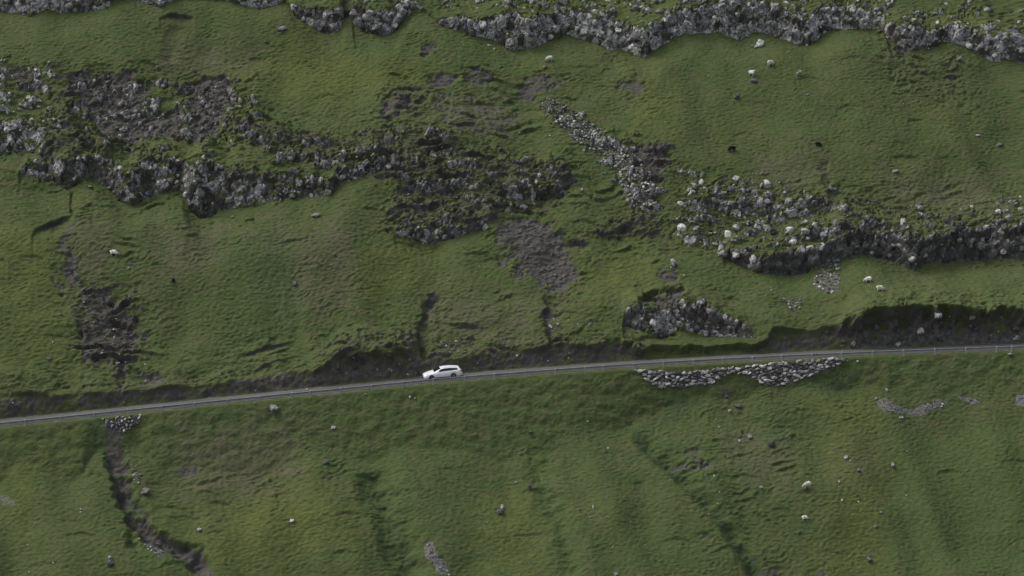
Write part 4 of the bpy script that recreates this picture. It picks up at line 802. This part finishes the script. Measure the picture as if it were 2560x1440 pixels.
#      x    hw    zb   belt  bw   rz    rw
ST = [(0.00, 0.58, 0.34, 0.56, 0.50, 0.59, 0.40), (0.07, 0.72, 0.24, 0.62, 0.64, 0.66, 0.50), (0.25, 0.81, 0.20, 0.70, 0.74, 0.74, 0.58), (0.60, 0.87, 0.19, 0.80, 0.80, 0.84, 0.62), (1.00, 0.895, 0.19, 0.88, 0.82, 0.925, 0.64),
      (1.25, 0.90, 0.19, 0.925, 0.83, 0.975, 0.66), (1.72, 0.905, 0.19, 0.945, 0.84, 1.20, 0.645), (2.20, 0.905, 0.19, 0.965, 0.845, 1.385, 0.61), (2.65, 0.905, 0.19, 0.985, 0.845, 1.44, 0.60), (3.20, 0.905, 0.19, 1.005, 0.845, 1.445, 0.595),
      (3.80, 0.90, 0.20, 1.035, 0.835, 1.405, 0.58), (4.20, 0.88, 0.23, 1.06, 0.81, 1.36, 0.56), (4.42, 0.865, 0.26, 1.07, 0.79, 1.315, 0.54), (4.66, 0.83, 0.30, 1.03, 0.755, 1.09, 0.56), (4.78, 0.74, 0.36, 0.84, 0.68, 0.88, 0.50)]
STX = [s[0] for s in ST]
def ring(x):
    hw, zb, be, bw, rz, rw = (float(np.interp(x, STX, [s[k] for s in ST])) for k in range(1, 7))
    return [(0, zb), (hw*0.86, zb), (hw*0.985, zb+0.10), (hw, zb+(be-zb)*0.55), (hw*0.985, be-0.10*(be-zb)), (bw, be), (rw, rz-0.035), (rw*0.72, rz), (0, rz+0.018)]
def surf(x, p, side):
    r = ring(x); k = min(int(p), 7); f = p-k; y = r[k][0]*(1-f)+r[k+1][0]*f; z = r[k][1]*(1-f)+r[k+1][1]*f
    return Vector((x, y*side, z))
tt = (road_pt(-10, 0)-road_pt(-2, 0)); ca, _ = pix2ab([1106], [943]); ca = float(ca[0])
tx = (road_pt(ca+2.4, 0)-road_pt(ca-2.4, 0)).normalized(); ty = Vector((-tx.y, tx.x, 0)).normalized(); tz = tx.cross(ty)
CAR = empty('parked_car', (0, 0, 0)); CAR.name = 'estate_car'
CAR.matrix_world = Matrix(((tx.x, ty.x, tz.x, 0), (tx.y, ty.y, tz.y, 0), (tx.z, ty.z, tz.z, 0), (0, 0, 0, 1)))
CAR.location = road_pt(ca, 0.05, 0.058); CAR.scale = (0.945,)*3
tag(CAR, 'white estate car with dark windows driving along the hillside road', 'car')
L0 = 2.39
def car_mesh(name, vs, fs, m, parent=CAR, smooth=True):
    return mesh_obj(name, [(v[0]-L0, v[1], v[2]) for v in vs], fs, m, parent, smooth)
xs = sorted(set(STX+[0.03, 0.15, 0.42, 0.8, 1.5, 2.0, 2.35, 2.9, 3.5, 4.05, 4.36, 4.56, 4.72])); vs, fs = [], []; n = 16
for i, x in enumerate(xs):
    r = ring(x); loop = [(y, z) for y, z in r]+[(-y, z) for y, z in r[-2:0:-1]]
    vs += [(x, y, z) for y, z in loop]
    if i:
        for k in range(n): fs.append(((i-1)*n+k, (i-1)*n+(k+1) % n, i*n+(k+1) % n, i*n+k))
fs.append(tuple(range(n))[::-1]); fs.append(tuple((len(xs)-1)*n+k for k in range(n)))
body = car_mesh('body', vs, fs, WHITE_P); body.data.materials.append(TRIM)
bm_ = bmesh.new(); bm_.from_mesh(body.data); bmesh.ops.recalc_face_normals(bm_, faces=bm_.faces[:]); bm_.to_mesh(body.data); bm_.free()
cuts = []
for wx in (0.93, 3.66):
    b = bmesh.new(); bmesh.ops.create_cone(b, cap_ends=True, segments=28, radius1=0.375, radius2=0.375, depth=3, matrix=Matrix.Rotation(R(90), 4, 'X')); mm = bpy.data.meshes.new('cut'); b.to_mesh(mm); b.free(); mm.materials.append(TRIM)
    co = bpy.data.objects.new('cut', mm); COL.objects.link(co); co.parent = CAR; co.location = (wx-L0, 0, 0.325); cuts.append(co)
    md = body.modifiers.new('arch', 'BOOLEAN'); md.operation = 'DIFFERENCE'; md.object = co; md.solver = 'EXACT'
    try: md.material_mode = 'TRANSFER'
    except Exception: pass
bpy.context.view_layer.update(); dg = bpy.context.evaluated_depsgraph_get(); nm = bpy.data.meshes.new_from_object(body.evaluated_get(dg)); body.modifiers.clear(); body.data = nm
for co in cuts: bpy.data.objects.remove(co)
def panel(name, x0, x1, p0, p1, side, m, off=0.008, nx=6, slant0=0.0, slant1=0.0, parent=CAR):
    vs, fs = [], []; npp = 4
    for i in range(nx+1):
        for j in range(npp+1):
            f = j/npp; xa = x0+slant0*f; xb = x1+slant1*f; x = xa+(xb-xa)*i/nx; p = p0+(p1-p0)*f
            s_ = surf(x, p, side); e = 0.02
            du = surf(x+e, p, side)-s_; dv = surf(x, min(p+0.05, 8), side)-surf(x, p-0.05, side)
            nn = du.cross(dv)*(-1 if side > 0 else 1)
            if nn.length < 1e-9: nn = Vector((0, side, 0.2))
            nn.normalize()
            if nn.dot(Vector((0, side, 0.3))) < 0 and abs(nn.y) > 0.2: nn = -nn
            if abs(nn.y) <= 0.2 and nn.z < 0: nn = -nn
            vs.append(s_+nn*off)
    for i in range(nx):
        for j in range(npp): a_ = i*(npp+1)+j; fs.append((a_, a_+1, a_+npp+2, a_+npp+1))
    return car_mesh(name, vs, fs, m, parent)
for sd in (-1, 1):
    panel('side_window', 1.62, 2.56, 5.12, 5.86, sd, GLASS, slant0=0.42, slant1=0.0)
    panel('side_window', 2.62, 3.50, 5.12, 5.88, sd, GLASS, slant1=-0.02)
    panel('side_window', 3.56, 4.30, 5.14, 5.84, sd, GLASS, slant1=-0.16)
    panel('door_pillar', 2.55, 2.63, 5.12, 5.87, sd, TRIM, 0.005, 2); panel('door_pillar', 3.49, 3.57, 5.13, 5.86, sd, TRIM, 0.005, 2)
vs, fs = [], []
def cross_panel(name, x0, x1, pe, m, off):
    vs, fs = [], []
    for i in range(6):
        x = x0+(x1-x0)*i/5; row = [surf(x, p, -1) for p in np.linspace(pe, 8, 5)]+[surf(x, p, 1) for p in np.linspace(8, pe, 5)[1:]]
        vs += [v+off for v in row]
        if i: fs += [((i-1)*9+k, (i-1)*9+k+1, i*9+k+1, i*9+k) for k in range(8)]
    return car_mesh(name, vs, fs, m)
cross_panel('windscreen', 1.30, 2.12, 6.25, GLASS, Vector((-0.006, 0, 0.008)))
cross_panel('rear_window', 4.45, 4.65, 6.15, GLASS, Vector((0.008, 0, 0.006)))
for sd in (-1, 1):
    panel('headlight', 0.10, 0.48, 4.1, 5.6, sd, LAMP, 0.008, 5, 0.0, 0.12); panel('tail_light', 4.50, 4.73, 3.6, 5.0, sd, TAIL, 0.008, 4)
    panel('sill_trim', 1.36, 3.22, 1.3, 2.2, sd, TRIM, 0.006); panel('roof_rail', 2.35, 4.20, 6.25, 6.55, sd, SILV, 0.03)
    h_ = panel('door_handle', 2.42, 2.60, 4.15, 4.35, sd, SILV, 0.02, 3); panel('door_handle', 3.36, 3.54, 4.15, 4.35, sd, SILV, 0.02, 3)
    b = bmesh.new(); bmesh.ops.create_icosphere(b, subdivisions=2, radius=1); mm = bpy.data.meshes.new('wing_mirror'); b.to_mesh(mm); b.free(); mm.materials.append(WHITE_P)
    mo = bpy.data.objects.new('wing_mirror', mm); COL.objects.link(mo); mo.parent = CAR; mo.location = (1.82-L0, sd*0.96, 1.03); mo.scale = (0.07, 0.11, 0.075)
    for wx in (0.93, 3.66):
        we = empty('wheel', (wx-L0, sd*0.80, 0.325)); we.parent = CAR
        prof_ = [(0.20, -0.09), (0.29, -0.10), (0.325, -0.07), (0.325, 0.07), (0.29, 0.10), (0.20, 0.09)]; vs, fs = [], []
        for k in range(28):
            an = 2*math.pi*k/28
            for r_, y_ in prof_: vs.append((r_*math.cos(an), y_, r_*math.sin(an)))
            for j in range(6): fs.append((k*6+j, k*6+(j+1) % 6, ((k+1) % 28)*6+(j+1) % 6, ((k+1) % 28)*6+j))
        mesh_obj('tyre', vs, fs, RUB, we, True)
        vs, fs = [], []
        for k in range(5):
            a0 = 2*math.pi*k/5
            for da, r0 in ((-0.28, 0.04), (0.28, 0.04), (0.13, 0.20), (-0.13, 0.20)):
                for y_ in (0.085*sd, 0.06*sd): vs.append((r0*math.cos(a0+da), y_, r0*math.sin(a0+da)))
            q = k*8; fs += [(q, q+2, q+4, q+6), (q+1, q+7, q+5, q+3), (q, q+1, q+3, q+2), (q+2, q+3, q+5, q+4), (q+4, q+5, q+7, q+6), (q+6, q+7, q+1, q)]
        q0 = len(vs)
        for k in range(24):
            an = 2*math.pi*k/24
            for r_, y_ in ((0.215, 0.095), (0.19, 0.095), (0.19, 0.0), (0.215, 0.0)): vs.append((r_*math.cos(an), y_*sd, r_*math.sin(an)))
            for j in range(4): fs.append((q0+k*4+j, q0+k*4+(j+1) % 4, q0+((k+1) % 24)*4+(j+1) % 4, q0+((k+1) % 24)*4+j))
        mesh_obj('rim', vs, fs, RIM, we)
def box_part(name, x0, x1, y0, y1, z0, z1, m):
    v = [(x, y, z) for x in (x0, x1) for y in (y0, y1) for z in (z0, z1)]
    car_mesh(name, v, [(0, 1, 3, 2), (4, 6, 7, 5), (0, 4, 5, 1), (2, 3, 7, 6), (0, 2, 6, 4), (1, 5, 7, 3)], m, CAR, False)
box_part('grille', -0.012, 0.05, -0.36, 0.36, 0.50, 0.58, TRIM); box_part('lower_grille', -0.002, 0.08, -0.50, 0.50, 0.34, 0.42, TRIM); box_part('number_plate', -0.022, 0.0, -0.26, 0.26, 0.42, 0.50, PLATE); box_part('rear_number_plate', 4.775, 4.795, -0.26, 0.26, 0.66, 0.76, PLATE)

# ------------------------------------------------------------------ sheep
def sheep_mesh(name, graze, wool, face):
    me_ = bpy.data.meshes.new(name); V = []; E = []; Rd = []
    def add(p, r, to=None):
        V.append(p); Rd.append(r)
        if to is not None: E.append((to, len(V)-1))
        return len(V)-1
    mid = add((0, 0, 0.58), (0.27, 0.25)); hip = add((0.32, 0, 0.58), (0.24, 0.24), mid); rump = add((0.46, 0, 0.56), (0.15, 0.17), hip); add((0.54, 0, 0.46), (0.05, 0.05), rump)
    ch = add((-0.32, 0, 0.56), (0.23, 0.25), mid)
    if graze: nk = add((-0.50, 0, 0.46), (0.14, 0.15), ch); hd = add((-0.60, 0, 0.28), (0.095, 0.10), nk); mz = add((-0.68, 0, 0.14), (0.055, 0.06), hd)
    else: nk = add((-0.48, 0, 0.74), (0.14, 0.15), ch); hd = add((-0.57, 0, 0.90), (0.095, 0.10), nk); mz = add((-0.72, 0, 0.84), (0.055, 0.06), hd)
    for s_ in (-1, 1): add((V[hd][0]+0.05, s_*0.15, V[hd][2]+0.03), (0.03, 0.04), hd)
    for x, to in ((0.30, hip), (-0.30, ch)):
        for s_ in (-1, 1):
            k1 = add((x, s_*0.14, 0.36), (0.085, 0.09), to); k2 = add((x+(0.05 if x > 0 else 0.0), s_*0.14, 0.2), (0.042, 0.045), k1); add((x+(0.02 if x > 0 else -0.01), s_*0.14, -0.08), (0.036, 0.036), k2)
    me_.from_pydata(V, E, []); o = bpy.data.objects.new('tmp', me_); COL.objects.link(o)
    md = o.modifiers.new('skin', 'SKIN'); md.use_smooth_shade = True
    for i, r in enumerate(Rd): me_.skin_vertices[0].data[i].radius = r; me_.skin_vertices[0].data[i].use_root = (i == 0)
    s2 = o.modifiers.new('sub', 'SUBSURF'); s2.levels = 2; s2.render_levels = 2
    bpy.context.view_layer.update(); out = bpy.data.meshes.new_from_object(o.evaluated_get(bpy.context.evaluated_depsgraph_get())); bpy.data.objects.remove(o)
    out.name = name; out.materials.clear(); out.materials.append(wool); out.materials.append(face)
    for f in out.polygons:
        c = f.center; f.material_index = 1 if (c.z < 0.30 and abs(c.y) > 0.06) or c.x < -0.545 else 0; f.use_smooth = True
    return out
W1 = plain('cream_wool', (0.62, 0.58, 0.48), 0.95, 0, 0.1, 0.15, 9); W2 = plain('white_wool', (0.74, 0.72, 0.66), 0.95, 0, 0.1, 0.12, 9); W3 = plain('black_wool', (0.022, 0.02, 0.02), 0.95, 0, 0.1, 0.2, 9); W4 = plain('grey_wool', (0.34, 0.34, 0.31), 0.95, 0, 0.1, 0.2, 9); FC = plain('pale_face', (0.45, 0.41, 0.35), 0.9)
SH = {}
for k, wm, fm in (('c', W1, FC), ('w', W2, FC), ('b', W3, W3), ('g', W4, W4)):
    SH[k] = (sheep_mesh('sheep', True, wm, fm), sheep_mesh('sheep', False, wm, fm))
FLOCK = [(2170, 706, 'w', 1, 0.0, 1.0, 'white sheep grazing on the right, the upper of two close together'), (2200, 728, 'c', 1, 3.0, 1.0, 'cream sheep on the right, the lower of two close together'),
         (1926, 166, 'c', 1, 3.5, 1.05, 'cream sheep on the upper right pasture under the stony cliff'), (1879, 190, 'w', 0, 2.3, 1.0, 'white sheep just above a brownish rock on the upper right pasture'),
         (1373, 153, 'w', 1, 0.3, 0.95, 'white sheep under the drooping foot of the top cliff'), (2018, 1220, 'c', 1, 0.2, 1.05, 'cream sheep low on the right, above a dark green patch'),
         (2012, 1301, 'w', 1, 3.3, 0.8, 'small white sheep just above the dark green patch at the lower right'), (285, 640, 'w', 1, 2.9, 1.0, 'white sheep alone on the left slope below the middle cliff'),
         (1830, 379, 'b', 1, 0.2, 1.0, 'black sheep on the right pasture, the left of two black ones'), (2045, 366, 'b', 1, 3.0, 0.8, 'small black sheep on the right pasture, the right of two black ones'),
         (1998, 189, 'g', 1, 0.4, 0.85, 'grey sheep on the upper right pasture, right of the cream one'), (433, 707, 'b', 1, 1.2, 0.7, 'black lamb on the left slope below the middle cliff')]
pts = at_px([q[0] for q in FLOCK], [q[1] for q in FLOCK])
for (x, y, c_, gz, rz, sc, lab), loc in zip(FLOCK, pts):
    o = put('sheep', SH[c_][1-gz], Vector(loc), (sc*0.88,)*3, (0, 0, rz)); tag(o, lab, 'sheep', 'sheep grazing on the hillside')
